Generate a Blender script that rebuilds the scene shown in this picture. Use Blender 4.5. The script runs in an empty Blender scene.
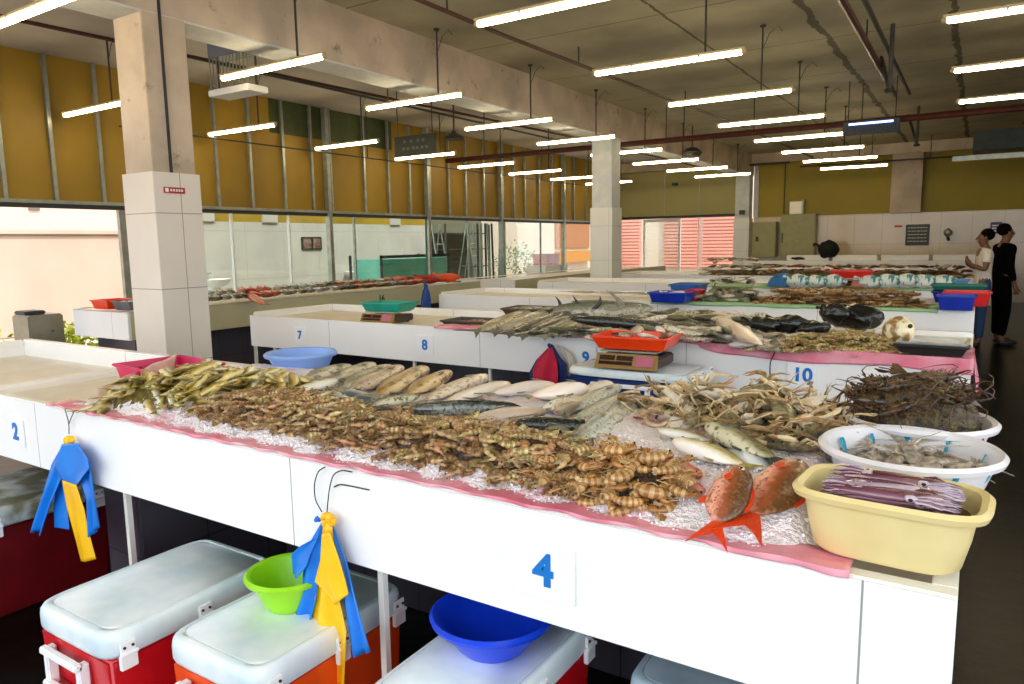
# fish market hall
SKY, SUN, EXPO = 3.0, 4.0, 0.0
import bpy, bmesh, math, random
from mathutils import Vector, Matrix, Euler
R = random.Random(7)
PI = math.pi
C = bpy.context.scene.collection

# ------------------------------------------------------------ camera
F_PX, CAM_H = 725.7, 1.5
YAW, PIT, ROL = [math.radians(a) for a in (32.63, 7.748, -0.879)]
_fw = Vector((-math.sin(YAW)*math.cos(PIT), math.cos(YAW)*math.cos(PIT), -math.sin(PIT)))
_rt = Vector((math.cos(YAW), math.sin(YAW), 0)); _up = _rt.cross(_fw)
_r2 = _rt*math.cos(ROL)+_up*math.sin(ROL); _u2 = -_rt*math.sin(ROL)+_up*math.cos(ROL)
cam = bpy.data.cameras.new('camera'); cam.sensor_width = 36; cam.lens = F_PX/1024*36; cam.clip_end = 200; cam.clip_start = .02
co = bpy.data.objects.new('camera', cam); C.objects.link(co)
m = Matrix((_r2, _u2, -_fw)).transposed().to_4x4(); m.translation = Vector((0, 0, CAM_H)); co.matrix_world = m
bpy.context.scene.camera = co

def at(px, py, z=None, y=None, x=None):
    """point of the place on the plane z=, y= or x= that the photograph shows at a pixel"""
    d = (px-512)/F_PX*_r2 - (py-342)/F_PX*_u2 + _fw
    t = (z-CAM_H)/d.z if z is not None else y/d.y if y is not None else x/d.x
    return Vector((0, 0, CAM_H))+t*d
def ath(px, py, hf, dz=0):
    z = .95
    for _ in range(14):
        p = at(px, py, z=z); z = .5*z+.5*(hf(p.x, p.y)+dz)
    return at(px, py, z=z)

# ------------------------------------------------------------ materials
def lin(h):
    h = h.lstrip('#'); c = [int(h[i:i+2], 16)/255 for i in (0, 2, 4)]
    return tuple((v/12.92 if v <= .04045 else ((v+.055)/1.055)**2.4) for v in c)+(1,)
MATS = {}
def M(name, c1, c2=None, rough=.5, scale=8, metal=0, bump=0, coat=0, amt=(.35, .65), bscale=None, emit=None, trans=0, var=0, spec=.5, detail=3, sss=0, stretch=None):
    if name in MATS: return MATS[name]
    mt = bpy.data.materials.new(name); mt.use_nodes = True; nt = mt.node_tree; N = nt.nodes; L = nt.links
    b = N['Principled BSDF']; b.inputs['Roughness'].default_value = rough; b.inputs['Metallic'].default_value = metal
    b.inputs['Coat Weight'].default_value = coat; b.inputs['Coat Roughness'].default_value = .12
    b.inputs['Specular IOR Level'].default_value = spec
    if trans: b.inputs['Transmission Weight'].default_value = trans
    if sss:
        b.inputs['Subsurface Weight'].default_value = sss; b.inputs['Subsurface Radius'].default_value = (.02, .01, .008)
    tc = N.new('ShaderNodeTexCoord'); src = tc.outputs['Object']
    if stretch:
        mp = N.new('ShaderNodeMapping'); mp.inputs['Scale'].default_value = stretch; L.new(src, mp.inputs['Vector']); src = mp.outputs['Vector']
    nz = N.new('ShaderNodeTexNoise'); nz.inputs['Scale'].default_value = scale; nz.inputs['Detail'].default_value = detail
    L.new(src, nz.inputs['Vector'])
    rp = N.new('ShaderNodeValToRGB'); e = rp.color_ramp.elements
    e[0].position, e[1].position = amt; e[0].color = lin(c1); e[1].color = lin(c2 or c1)
    L.new(nz.outputs['Fac'], rp.inputs['Fac']); out = rp.outputs['Color']
    if var:
        oi = N.new('ShaderNodeObjectInfo'); hs = N.new('ShaderNodeHueSaturation'); mr = N.new('ShaderNodeMapRange')
        mr.inputs['To Min'].default_value = 1-var; mr.inputs['To Max'].default_value = 1+var
        L.new(oi.outputs['Random'], mr.inputs['Value']); L.new(mr.outputs['Result'], hs.inputs['Value']); L.new(out, hs.inputs['Color']); out = hs.outputs['Color']
    L.new(out, b.inputs['Base Color'])
    if emit: b.inputs['Emission Color'].default_value = lin(emit[0]); b.inputs['Emission Strength'].default_value = emit[1]
    if bump:
        n2 = N.new('ShaderNodeTexNoise'); n2.inputs['Scale'].default_value = bscale or scale*3; L.new(src, n2.inputs['Vector'])
        bp = N.new('ShaderNodeBump'); bp.inputs['Strength'].default_value = bump; bp.inputs['Distance'].default_value = .02
        L.new(n2.outputs['Fac'], bp.inputs['Height']); L.new(bp.outputs['Normal'], b.inputs['Normal'])
    MATS[name] = mt; return mt
def tile(name, c1, c2, line, w=1.2, h=1.2, off=(0, 0), rough=.2, mort=.004):
    """flat wall panels with thin joints; joints run on the object's own x+y axis and on z"""
    if name in MATS: return MATS[name]
    mt = M(name, c1, c2, rough=rough, scale=1.3); nt = mt.node_tree; N = nt.nodes; L = nt.links
    b = N['Principled BSDF']; tc = N['Texture Coordinate']; base = b.inputs['Base Color'].links[0].from_socket
    sp = N.new('ShaderNodeSeparateXYZ'); L.new(tc.outputs['Object'], sp.inputs[0])
    def mth(op, a, bb=None, cc=None):
        n = N.new('ShaderNodeMath'); n.operation = op
        for i, v in enumerate((a, bb, cc)):
            if v is None: continue
            if isinstance(v, (int, float)): n.inputs[i].default_value = v
            else: L.new(v, n.inputs[i])
        return n.outputs[0]
    u = mth('ADD', sp.outputs[0], sp.outputs[1])
    fu = mth('FRACT', mth('MULTIPLY', mth('ADD', u, off[0]+100*w), 1/w)); fz = mth('FRACT', mth('MULTIPLY', mth('ADD', sp.outputs[2], off[1]+100*h), 1/h))
    k = mth('MAXIMUM', mth('LESS_THAN', fu, mort/w), mth('LESS_THAN', fz, mort/h))
    mx = N.new('ShaderNodeMix'); mx.data_type = 'RGBA'; L.new(k, mx.inputs['Factor']); L.new(base, mx.inputs['A']); mx.inputs['B'].default_value = lin(line)
    L.new(mx.outputs['Result'], b.inputs['Base Color'])
    return mt
def fishmat(name, back, mid, belly, spot=None, rough=.28, sc=40, var=.15, lo=.3, hi=.75, axis=1, stripes=0):
    """colour runs from belly to back over the fish's own height, with mottled skin"""
    if name in MATS: return MATS[name]
    mt = bpy.data.materials.new(name); mt.use_nodes = True; nt = mt.node_tree; N = nt.nodes; L = nt.links
    b = N['Principled BSDF']; b.inputs['Roughness'].default_value = rough; b.inputs['Coat Weight'].default_value = .35; b.inputs['Coat Roughness'].default_value = .15
    tc = N.new('ShaderNodeTexCoord'); sp = N.new('ShaderNodeSeparateXYZ'); L.new(tc.outputs['Generated'], sp.inputs[0])
    nz = N.new('ShaderNodeTexNoise'); nz.inputs['Scale'].default_value = sc; nz.inputs['Detail'].default_value = 4; L.new(tc.outputs['Object'], nz.inputs['Vector'])
    ad = N.new('ShaderNodeMath'); ad.operation = 'MULTIPLY_ADD'; ad.inputs[1].default_value = .35; L.new(nz.outputs['Fac'], ad.inputs[0]); L.new(sp.outputs[axis], ad.inputs[2])
    sb = N.new('ShaderNodeMath'); sb.operation = 'SUBTRACT'; sb.inputs[1].default_value = .17; L.new(ad.outputs[0], sb.inputs[0])
    rp = N.new('ShaderNodeValToRGB'); e = rp.color_ramp.elements
    e[0].position = lo; e[0].color = lin(belly); e[1].position = hi; e[1].color = lin(back); k = e.new((lo+hi)/2); k.color = lin(mid)
    L.new(sb.outputs[0], rp.inputs['Fac']); out = rp.outputs['Color']
    if spot:
        vo = N.new('ShaderNodeTexNoise'); vo.inputs['Scale'].default_value = sc*1.7; vo.inputs['Detail'].default_value = 5; L.new(tc.outputs['Object'], vo.inputs['Vector'])
        r2 = N.new('ShaderNodeMapRange'); r2.inputs['From Min'].default_value = .52; r2.inputs['From Max'].default_value = .62; L.new(vo.outputs['Fac'], r2.inputs['Value'])
        mx = N.new('ShaderNodeMix'); mx.data_type = 'RGBA'; L.new(r2.outputs['Result'], mx.inputs['Factor']); L.new(out, mx.inputs['A']); mx.inputs['B'].default_value = lin(spot); out = mx.outputs['Result']
    oi = N.new('ShaderNodeObjectInfo'); hs = N.new('ShaderNodeHueSaturation'); mr = N.new('ShaderNodeMapRange')
    mr.inputs['To Min'].default_value = 1-var; mr.inputs['To Max'].default_value = 1+var
    L.new(oi.outputs['Random'], mr.inputs['Value']); L.new(mr.outputs['Result'], hs.inputs['Value']); L.new(out, hs.inputs['Color'])
    L.new(hs.outputs['Color'], b.inputs['Base Color'])
    bp = N.new('ShaderNodeBump'); bp.inputs['Strength'].default_value = .25; bp.inputs['Distance'].default_value = .004
    vv = N.new('ShaderNodeTexVoronoi'); vv.inputs['Scale'].default_value = 160; L.new(tc.outputs['Object'], vv.inputs['Vector']); L.new(vv.outputs['Distance'], bp.inputs['Height']); L.new(bp.outputs['Normal'], b.inputs['Normal'])
    MATS[name] = mt; return mt
def glassmat(name, tint='#ffffff', gloss=.08):
    if name in MATS: return MATS[name]
    mt = bpy.data.materials.new(name); mt.use_nodes = True; N = mt.node_tree.nodes; L = mt.node_tree.links
    N.remove(N['Principled BSDF']); t = N.new('ShaderNodeBsdfTransparent'); t.inputs[0].default_value = lin(tint); g = N.new('ShaderNodeBsdfGlossy'); g.inputs['Roughness'].default_value = .03
    mx = N.new('ShaderNodeMixShader'); mx.inputs[0].default_value = gloss; L.new(t.outputs[0], mx.inputs[1]); L.new(g.outputs[0], mx.inputs[2]); L.new(mx.outputs[0], N['Material Output'].inputs[0])
    MATS[name] = mt; return mt

# ------------------------------------------------------------ mesh building
def link(o, parent=None):
    C.objects.link(o)
    if parent: o.parent = parent
    return o
def tag(o, label=None, cat=None, group=None, kind=None):
    if label: o['label'] = label
    if cat: o['category'] = cat
    if group: o['group'] = group
    if kind: o['kind'] = kind
    return o
def empty(name, loc=(0, 0, 0), rz=0, label=None, cat=None, group=None):
    o = bpy.data.objects.new(name, None); o.empty_display_size = .1; o.location = loc; o.rotation_euler = (0, 0, rz); link(o)
    return tag(o, label, cat, group)
class B:
    def __init__(s): s.v = []; s.f = []; s.m = []
    def add(s, vs, fs, m=0):
        b = len(s.v); s.v += [Vector(v) for v in vs]; s.f += [tuple(b+i for i in f) for f in fs]; s.m += [m]*len(fs); return s
    def box(s, x0, x1, y0, y1, z0, z1, m=0, mat=None, taper=None):
        vs = [Vector((x, y, z)) for z in (z0, z1) for y in (y0, y1) for x in (x0, x1)]
        if taper:
            cx, cy = (x0+x1)/2, (y0+y1)/2
            for v in vs[:4]: v.x = cx+(v.x-cx)*taper; v.y = cy+(v.y-cy)*taper
        if mat: vs = [mat@v for v in vs]
        return s.add(vs, [(0, 2, 3, 1), (4, 5, 7, 6), (0, 1, 5, 4), (2, 6, 7, 3), (0, 4, 6, 2), (1, 3, 7, 5)], m)
    def loft(s, rings, m=0, cap=True, closed=True, ms=None):
        b = len(s.v); n = len(rings[0])
        for r in rings: s.v += [Vector(p) for p in r]
        for i in range(len(rings)-1):
            for j in range(n if closed else n-1):
                k = (j+1) % n; s.f.append((b+i*n+j, b+i*n+k, b+(i+1)*n+k, b+(i+1)*n+j)); s.m.append(ms[i] if ms else m)
        if cap:
            s.f.append(tuple(b+j for j in reversed(range(n)))); s.m.append(m if not ms else ms[0])
            s.f.append(tuple(b+(len(rings)-1)*n+j for j in range(n))); s.m.append(m if not ms else ms[-1])
        return s
    def tube(s, pts, r, n=6, m=0, flat=1, cap=True):
        pts = [Vector(p) for p in pts]; rs = r if isinstance(r, (list, tuple)) else [r]*len(pts); rings = []
        t0 = (pts[1]-pts[0]).normalized(); u = t0.orthogonal().normalized()
        for i, p in enumerate(pts):
            t = (pts[min(i+1, len(pts)-1)]-pts[max(i-1, 0)]).normalized(); u = (u-t*u.dot(t))
            u = u.normalized() if u.length > 1e-6 else t.orthogonal().normalized(); w = t.cross(u)
            rings.append([p+rs[i]*(math.cos(a)*u+math.sin(a)*w*flat) for a in (2*PI*j/n for j in range(n))])
        return s.loft(rings, m, cap)
    def lathe(s, prof, n=24, c=(0, 0, 0), sx=1, sy=1, m=0, sq=0, cap=False, ms=None):
        rings = []
        for r, z in prof:
            ring = []
            for j in range(n):
                a = 2*PI*j/n; ca, sa = math.cos(a), math.sin(a)
                if sq: k = (abs(ca)**sq+abs(sa)**sq)**(-1/sq); ca *= k; sa *= k
                ring.append((c[0]+r*sx*ca, c[1]+r*sy*sa, c[2]+z))
            rings.append(ring)
        return s.loft(rings, m, cap, ms=ms)
    def ell(s, c, r, n=8, k=6, m=0, mat=None):
        rings = []
        for i in range(k+1):
            a = -PI/2+PI*i/k; rr = max(math.cos(a), .02)
            rings.append([(c[0]+r[0]*rr*math.cos(2*PI*j/n), c[1]+r[1]*rr*math.sin(2*PI*j/n), c[2]+r[2]*math.sin(a)) for j in range(n)])
        if mat: rings = [[mat@Vector(p) for p in q] for q in rings]
        return s.loft(rings, m)
    def grid(s, fn, nu, nv, m=0):
        b = len(s.v)
        for i in range(nu+1):
            for j in range(nv+1): s.v.append(Vector(fn(i/nu, j/nv)))
        for i in range(nu):
            for j in range(nv): a = b+i*(nv+1)+j; s.f.append((a, a+nv+1, a+nv+2, a+1)); s.m.append(m)
        return s
    def build(s, name, mats, parent=None, smooth=True, bevel=0, loc=(0, 0, 0), solid=0, ang=.7, rot=None, bseg=2):
        me = bpy.data.meshes.new(name); me.from_pydata(s.v, [], s.f)
        for mt in (mats if isinstance(mats, (list, tuple)) else [mats]): me.materials.append(mt)
        me.polygons.foreach_set('material_index', s.m); me.update()
        bm = bmesh.new(); bm.from_mesh(me)
        bmesh.ops.recalc_face_normals(bm, faces=bm.faces)
        if bevel:
            ed = [e for e in bm.edges if len(e.link_faces) == 2 and e.calc_face_angle(0) > .5]
            bmesh.ops.bevel(bm, geom=ed, offset=bevel, segments=bseg, affect='EDGES', clamp_overlap=True)
        bm.to_mesh(me); bm.free()
        if smooth: me.shade_smooth(); me.set_sharp_from_angle(angle=ang)
        o = bpy.data.objects.new(name, me); o.location = loc
        if rot: o.rotation_euler = rot
        link(o, parent)
        if solid:
            md = o.modifiers.new('thickness', 'SOLIDIFY'); md.thickness = solid; md.offset = 0
        return o
def bx(name, mat, x0, x1, y0, y1, z0, z1, parent=None, bevel=.004, **k):
    return B().box(x0, x1, y0, y1, z0, z1).build(name, mat, parent, bevel=bevel, **k)
def copy_tree(o, parent=None):
    c = o.copy(); C.objects.link(c)
    if parent: c.parent = parent; c.matrix_parent_inverse = o.matrix_parent_inverse.copy()
    for ch in o.children: copy_tree(ch, c)
    return c
class Kind:
    """one thing with its parts; the first place() moves it, later ones copy it"""
    def __init__(s, root): s.root = root; s.used = False
    def place(s, loc, rot=(0, 0, 0), scale=1, label=None, cat=None, group=None, mat=None):
        o = s.root if not s.used else copy_tree(s.root); s.used = True
        o.location = loc; o.rotation_euler = rot if isinstance(rot, Euler) else Euler(rot)
        o.scale = (scale,)*3 if isinstance(scale, (int, float)) else scale
        return tag(o, label, cat, group)
def text(name, s, size, mat, parent, mw, bold=.0, ext=.0015):
    cu = bpy.data.curves.new(name, 'FONT'); cu.body = s; cu.size = size; cu.align_x = 'CENTER'; cu.align_y = 'CENTER'; cu.extrude = ext; cu.offset = bold; cu.resolution_u = 3
    t = bpy.data.objects.new(name+'_curve', cu); C.objects.link(t); dg = bpy.context.evaluated_depsgraph_get()
    me = bpy.data.meshes.new_from_object(t.evaluated_get(dg)); bpy.data.objects.remove(t); bpy.data.curves.remove(cu)
    me.materials.clear(); me.materials.append(mat); me.name = name
    o = bpy.data.objects.new(name, me); link(o, parent); o.matrix_local = mw; return o
FRONT = Matrix.Rotation(PI/2, 4, 'X')            # text facing -y
SIDE = Matrix.Rotation(PI/2, 4, 'Z')@FRONT       # text facing +x
# ------------------------------------------------------------ the room
CEIL = 3.7; XL, YF, XR = -9.0, 20.0, 3.6
m_ceil = M('ceiling_concrete', '#97917a', '#b0aa90', rough=.85, scale=1.2, bump=.15, bscale=14, detail=6)
m_beam = M('beam_concrete', '#b0a08c', '#cdbba4', rough=.8, scale=2.2, bump=.12, bscale=18, detail=8)
m_soff = M('pale_paint', '#c3c8c8', '#d2d4cf', rough=.7)
m_ctile = tile('column_tile', '#d9cfc2', '#e2d9cc', '#94897c', w=.85, h=.563, off=(1.74, -.069), rough=.3, mort=.006)
m_ctile2 = tile('pale_column_tile', '#dcdcd2', '#e4e3da', '#a8a79c', w=.85, h=.563, off=(1.74, -.069), rough=.3, mort=.006)
m_floor = M('wet_floor', '#060705', '#0e0f0c', rough=.3, scale=3, bump=.12, bscale=9, amt=(.4, .62), detail=6, spec=.14)
m_fin = tile('white_panel', '#f0efee', '#f6f5f2', '#9a9a98', w=1.5, h=9, off=(.28-.0, 5), rough=.18, mort=.004)
m_wall = tile('glazed_wall_tile', '#c9b491', '#d6c09b', '#9a8a6c', w=.62, h=.72, off=(0, .1), rough=.12, mort=.006)
m_bwall = tile('pale_wall_tile', '#b3aaa2', '#bfb6ab', '#948c80', w=.9, h=.9, rough=.25, mort=.006)
m_must = M('mustard_board', '#836616', '#aa8820', rough=.6, scale=.8, amt=(.3, .7))
m_must2 = M('mustard_paint', '#a08a22', '#8c7c26', rough=.65, scale=.5)
m_olive = M('olive_cream_board', '#a39a5e', '#aca36a', rough=.6, scale=.6)
m_steel = M('grey_steel', '#8f948c', '#a4a79c', rough=.35, metal=.6)
m_dark = M('dark_trim', '#26282a', rough=.5)
m_pipe = M('red_pipe', '#3f140e', '#4f1c13', rough=.45)
m_pipeg = M('dark_pipe', '#2b2b27', '#3a3831', rough=.5)
m_white = M('white_enamel', '#e9e9e4', rough=.3)
m_rod = M('dark_rod', '#2f2c26', rough=.6)
m_outw = M('sunlit_plaster', '#bfab9b', '#cbb8a8', rough=.9, scale=.7)
m_pink = M('pink_plaster', '#d9b9a8', rough=.9)
S = lambda o: tag(o, kind='structure')

# stains along the slab joints belong to the concrete itself
def add_stains(mt):
    nt = mt.node_tree; N = nt.nodes; L = nt.links; b = N['Principled BSDF']; base = b.inputs['Base Color'].links[0].from_socket
    tc = N['Texture Coordinate']; sp = N.new('ShaderNodeSeparateXYZ'); L.new(tc.outputs['Object'], sp.inputs[0])
    nz = N.new('ShaderNodeTexNoise'); nz.inputs['Scale'].default_value = 2.6; nz.inputs['Detail'].default_value = 7; nz.inputs['Roughness'].default_value = .7; L.new(tc.outputs['Object'], nz.inputs['Vector'])
    def mth(op, *a):
        n = N.new('ShaderNodeMath'); n.operation = op
        for i, v in enumerate(a):
            if isinstance(v, (int, float)): n.inputs[i].default_value = v
            else: L.new(v, n.inputs[i])
        return n.outputs[0]
    tot = None
    for x0, w, amp in ((-1.55, .05, .22), (-2.75, .02, .12), (-.35, .045, .22), (.62, .03, .15)):
        d = mth('ABSOLUTE', mth('SUBTRACT', mth('ADD', sp.outputs[0], mth('MULTIPLY', nz.outputs['Fac'], amp)), x0+amp/2))
        k = mth('LESS_THAN', d, mth('MULTIPLY', nz.outputs['Fac'], w*1.5)); tot = k if tot is None else mth('MAXIMUM', tot, k)
    fy = mth('FRACT', mth('MULTIPLY', mth('ADD', sp.outputs[1], 10), 1/1.9)); k = mth('LESS_THAN', fy, .009); tot = mth('MAXIMUM', tot, k)
    mx = N.new('ShaderNodeMix'); mx.data_type = 'RGBA'; L.new(mth('MULTIPLY', tot, .75), mx.inputs['Factor']); L.new(base, mx.inputs['A']); mx.inputs['B'].default_value = lin('#1c1710'); L.new(mx.outputs['Result'], b.inputs['Base Color'])
add_stains(m_ceil)
def beam_grime(mt):
    nt = mt.node_tree; N = nt.nodes; L = nt.links; b = N['Principled BSDF']; base = b.inputs['Base Color'].links[0].from_socket; tc = N['Texture Coordinate']
    nz = N.new('ShaderNodeTexNoise'); nz.inputs['Scale'].default_value = 3.5; nz.inputs['Detail'].default_value = 9; nz.inputs['Roughness'].default_value = .75; L.new(tc.outputs['Object'], nz.inputs['Vector'])
    mr = N.new('ShaderNodeMapRange'); mr.inputs['From Min'].default_value = .58; mr.inputs['From Max'].default_value = .72; L.new(nz.outputs['Fac'], mr.inputs['Value'])
    mx = N.new('ShaderNodeMix'); mx.data_type = 'RGBA'; L.new(mr.outputs['Result'], mx.inputs['Factor']); L.new(base, mx.inputs['A']); mx.inputs['B'].default_value = lin('#5e4a38'); L.new(mx.outputs['Result'], b.inputs['Base Color'])
beam_grime(m_beam)

S(bx('floor', m_floor, XL, XR+.2, -4, YF, -.1, 0, bevel=0))
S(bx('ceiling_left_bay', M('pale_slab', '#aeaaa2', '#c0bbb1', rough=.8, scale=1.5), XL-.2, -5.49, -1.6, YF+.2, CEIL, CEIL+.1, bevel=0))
S(bx('ceiling', m_ceil, -5.49, XR+.2, -1.6, YF+.2, CEIL, CEIL+.1, bevel=0))
COLX0, COLX1 = -5.5, -5.10
S(B().box(COLX0+.02, COLX1-.02, -1.6, YF, 3.19, CEIL-.001).build('trim_beam', [m_beam], smooth=False))
S(bx('trim_beam_soffit', m_soff, COLX0+.021, COLX1-.021, -1.6, YF-.01, 3.175, 3.19, bevel=0))
for i, (y0, nm) in enumerate(((3.15, 1), (11.07, 2), (19.55, 3))):
    w = .385
    c = B().box(COLX0+.02, COLX1-.02, y0+.02, y0+w-.02, 0, 3.19); S(c.build('trim_column_%d' % nm, m_beam if i == 0 else m_soff, bevel=.006))
    S(B().box(COLX0, COLX1, y0, y0+w, 0, 2.06).build('trim_column_tiling_%d' % nm, m_ctile if i == 0 else m_ctile2, loc=(0, 0, 0), bevel=.003))
S(bx('trim_conduit', m_dark, COLX1-.02, COLX1-.004, 3.30, 3.315, 2.06, 3.66, bevel=0))
# cross beams at the far end of the slab
S(bx('trim_end_beam', m_beam, XL, XR, YF-.3, YF, 3.45, CEIL-.001, bevel=0))
# far wall
S(B().box(-5.1, XR, YF, YF+.2, 0, 2.08).build('wall_back', m_wall, smooth=False))
S(B().box(-5.1, XR, YF-.0, YF+.2, 2.08, CEIL).build('wall_back_upper', m_must2, smooth=False))
S(bx('wall_back_opening_lintel', m_olive, XL, -5.55, YF, YF+.2, 2.17, CEIL, bevel=0))
S(bx('trim_back_track', m_dark, XL, -5.5, YF-.06, YF, 2.13, 2.2, bevel=0))
S(bx('trim_pilaster', m_beam, -1.85, -1.2, YF-.25, YF, 2.08, 3.45, bevel=.01))
S(bx('trim_panel_frame', m_soff, -5.1, -4.98, YF-.06, YF, 2.08, 3.45, bevel=0))
for i, x in enumerate((-7.6, -6.6)): S(bx('trim_board_joint_%d' % i, m_steel, x, x+.015, YF-.012, YF, 2.2, 3.45, bevel=0))
S(bx('wall_right', m_wall, XR, XR+.2, 7.0, YF, 0, CEIL, bevel=0))
# left panel wall: boards between steel studs over a track
S(bx('wall_left_upper', m_must, XL-.12, XL-.05, -1.6, YF, 2.06, CEIL, bevel=0))
m_green = M('green_board', '#39421f', '#444d26', rough=.6)
S(bx('trim_green_board', m_green, XL-.05, XL-.045, 7.5, 10.2, 3.2, CEIL, bevel=0))
S(bx('trim_left_track', m_steel, XL-.06, XL+.04, -1.6, YF, 2.03, 2.07, bevel=0))
S(bx('trim_left_track_lower', m_dark, XL-.06, XL+.03, -1.6, YF, 1.98, 2.03, bevel=0))
ys = [1.2, 2.2, 2.9, 3.43, 3.83, 4.355, 4.906, 5.7, 6.507, 7.076, 7.682, 8.243, 9.42, 10.033, 10.612, 11.806, 12.384, 13.038, 14.24, 14.72, 15.365, 16.002, 17.173, 17.9, 18.6, 19.3]
for i, y in enumerate(ys):
    S(B().box(XL-.05, XL+.0, y, y+.03, 2.07, CEIL).box(XL-.006, XL+.003, y-.006, y+.036, 2.07, CEIL).build('trim_stud_%d' % i, m_steel, smooth=False))
for i, y in enumerate((8.5, 11.05, 13.6, 16.5)):
    S(B().box(XL-.02, XL+.07, y, y+.07, .0, CEIL).box(XL-.02, XL+.05, y+.1, y+.13, 2.07, CEIL).build('trim_post_%d' % i, m_steel, smooth=False))
# glass partition under the track
m_glass = glassmat('clear_glass', '#f4fbf8', .05)
edges = [5.12, 6.67, 7.7, 9.1, 11.05, 12.4, 13.8, 15.4, 16.6, 18.2, 19.9]
for i in range(len(edges)-1):
    w = B()
    a, b_ = edges[i], edges[i+1]
    w.box(XL-.02, XL+.02, a, a+.03, 0, 1.98).box(XL-.02, XL+.02, a, b_, .02, .06)
    fr = S(w.build('window_%d' % (i+1), m_white if i in (1, 2) else m_steel, smooth=False))
    pane = bx('glass_pane', m_glass, XL-.004, XL+.004, a+.03, b_, .06, 1.98, parent=fr, bevel=0)
S(bx('trim_opening_jamb', m_steel, XL-.03, XL+.03, 5.06, 5.12, 0, 1.98, bevel=0))
# service corridor behind the glass
XB = -11.6
S(bx('wall_corridor', m_bwall, XB-.2, XB, 7.5, 14.2, 0, 1.97, bevel=0))
S(bx('wall_corridor_upper', m_must, XB-.2, XB, 7.5, 14.2, 1.97, 3.7, bevel=0))
for i, y in enumerate((7.9, 9.3, 12.9)): S(bx('trim_corridor_pier_%d' % i, m_bwall, XB, XB+.04, y, y+.35, 1.97, 3.7, bevel=0))
S(bx('floor_corridor', m_outw, XB-3, XL-.001, 4.95, 20, -.1, 0.0, bevel=0))
S(bx('floor_yard', m_outw, -24, XL-.001, -8, 4.95, -.12, 0, bevel=0))
S(bx('wall_compound', m_outw, -14.3, -14.0, -8, 30, 0, 1.78, bevel=.02))
S(bx('trim_compound_coping', m_outw, -14.36, -13.94, -8, 30, 1.78, 1.86, bevel=.01))
S(bx('ground_outside', m_outw, -40, 16, -12, 50, -.3, -.121, bevel=0))
# house beyond the compound wall
hs = empty('house', (-20, 9, 0), label='pale pink house with small dark windows beyond the yard wall', cat='house')
def rel(o, root): o.location = Vector(o.location)-root.location; return o
rel(bx('wall', m_pink, -22, -20, -6, 12, 0, 7, parent=hs, bevel=0), hs)
for y in (4.5, 7.2, 9.0): rel(bx('window_pane', M('shade_glass', '#6d6a68', rough=.2), -20.01, -19.95, y, y+.25, 2.5, 2.8, parent=hs, bevel=0), hs)
rel(bx('ledge', m_white, -20.15, -19.9, -6, 12, 3.5, 3.62, parent=hs, bevel=0), hs)
# building seen through the far opening: red slatted shutters
m_shut = M('red_slats', '#bd8272', '#c9917f', rough=.7, scale=.5)
rd = empty('shuttered_building', (-8, 27, 0), label='white building with red slatted shutters seen through the far opening', cat='building')
rel(bx('wall', m_outw, -16, -3.5, 27, 27.4, 0, 7, parent=rd, bevel=0), rd)
for k, (x0, x1) in enumerate(((-12.1, -11.2), (-10.2, -8.9), (-8.7, -7.5), (-13.6, -12.6))):
    w = B(); w.box(x0, x1, 26.9, 26.98, .5, 2.75)
    for j in range(18): w.box(x0, x1, 26.86, 26.9, .5+j*.125, .58+j*.125)
    rel(w.build('shutter', m_shut, rd, smooth=False), rd)
gd = empty('glass_door', (-8.2, 20.1, 0), label='white framed glass door standing open in the far opening', cat='door')
w = B(); w.box(-.06, .0, -.03, .03, 0, 2.12).box(1.0, 1.06, -.03, .03, 0, 2.12).box(0, 1.0, -.03, .03, 2.04, 2.12).box(0, 1.0, -.03, .03, 0, .12)
w.build('frame', m_white, gd, smooth=False); bx('pane', m_glass, 0, 1, -.004, .004, .12, 2.04, parent=gd, bevel=0)
# the yard beyond the left windows far down the hall
yd = empty('kiosk', (-12.5, 18, 0), label='tan kiosk with orange shelf seen through the far left windows', cat='kiosk')
m_tan = M('tan_board', '#caa36a', rough=.7); m_org = M('ochre_board', '#b9792f', rough=.7)
rel(bx('wall', m_outw, -13.5, -12.4, 16.6, 25.5, 0, 2.6, parent=yd, bevel=0), yd)
rel(bx('shelf', m_org, -12.4, -12.2, 22.2, 24.6, .8, 1.2, parent=yd, bevel=0), yd); rel(bx('board', M('rust_board', '#a0643c', rough=.7), -12.42, -12.35, 22.2, 24.8, 1.3, 2.3, parent=yd, bevel=0), yd)

# ------------------------------------------------------------ lamps on rods
m_tube = M('lit_tube', '#ffffff', emit=('#ffe9bd', 26))
m_lcap = M('lamp_cap', '#b9a67c', rough=.4)
def make_lamp():
    r = empty('tube_lamp')
    B().tube([(-.66, 0, 0), (-.64, 0, 0), (.64, 0, 0), (.66, 0, 0)], [.010, .023, .023, .010], 10, flat=.9).build('diffuser', m_tube, r)
    h = B().box(-.68, .68, -.026, .026, .02, .04).tube([(-.69, 0, 0.005), (-.655, 0, 0.005)], [.014, .028], 10).tube([(.655, 0, 0.005), (.69, 0, 0.005)], [.028, .014], 10)
    h.build('housing', m_lcap, r, bevel=.004)
    for x in (-.3, .3):
        B().box(x-.008, x+.008, -.029, .029, -.0, .042).build('clip', m_steel, r)
    rod = B().tube([(.35, 0, .045), (.35, 0, .69)], .0095, 6); rod.lathe([(.03, .67), (.03, .69)], 8, (.35, 0, 0), cap=True); rod.build('rod', m_rod, r)
    B().tube([(.35, .0, .45), (.42, 0, .6), (.5, 0, .66), (.55, 0, .6)], .004, 5).build('wire', m_rod, r)
    return r
lampk = Kind(make_lamp())
lab = {0: 'column side', 1: 'middle'}
n = 0
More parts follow.
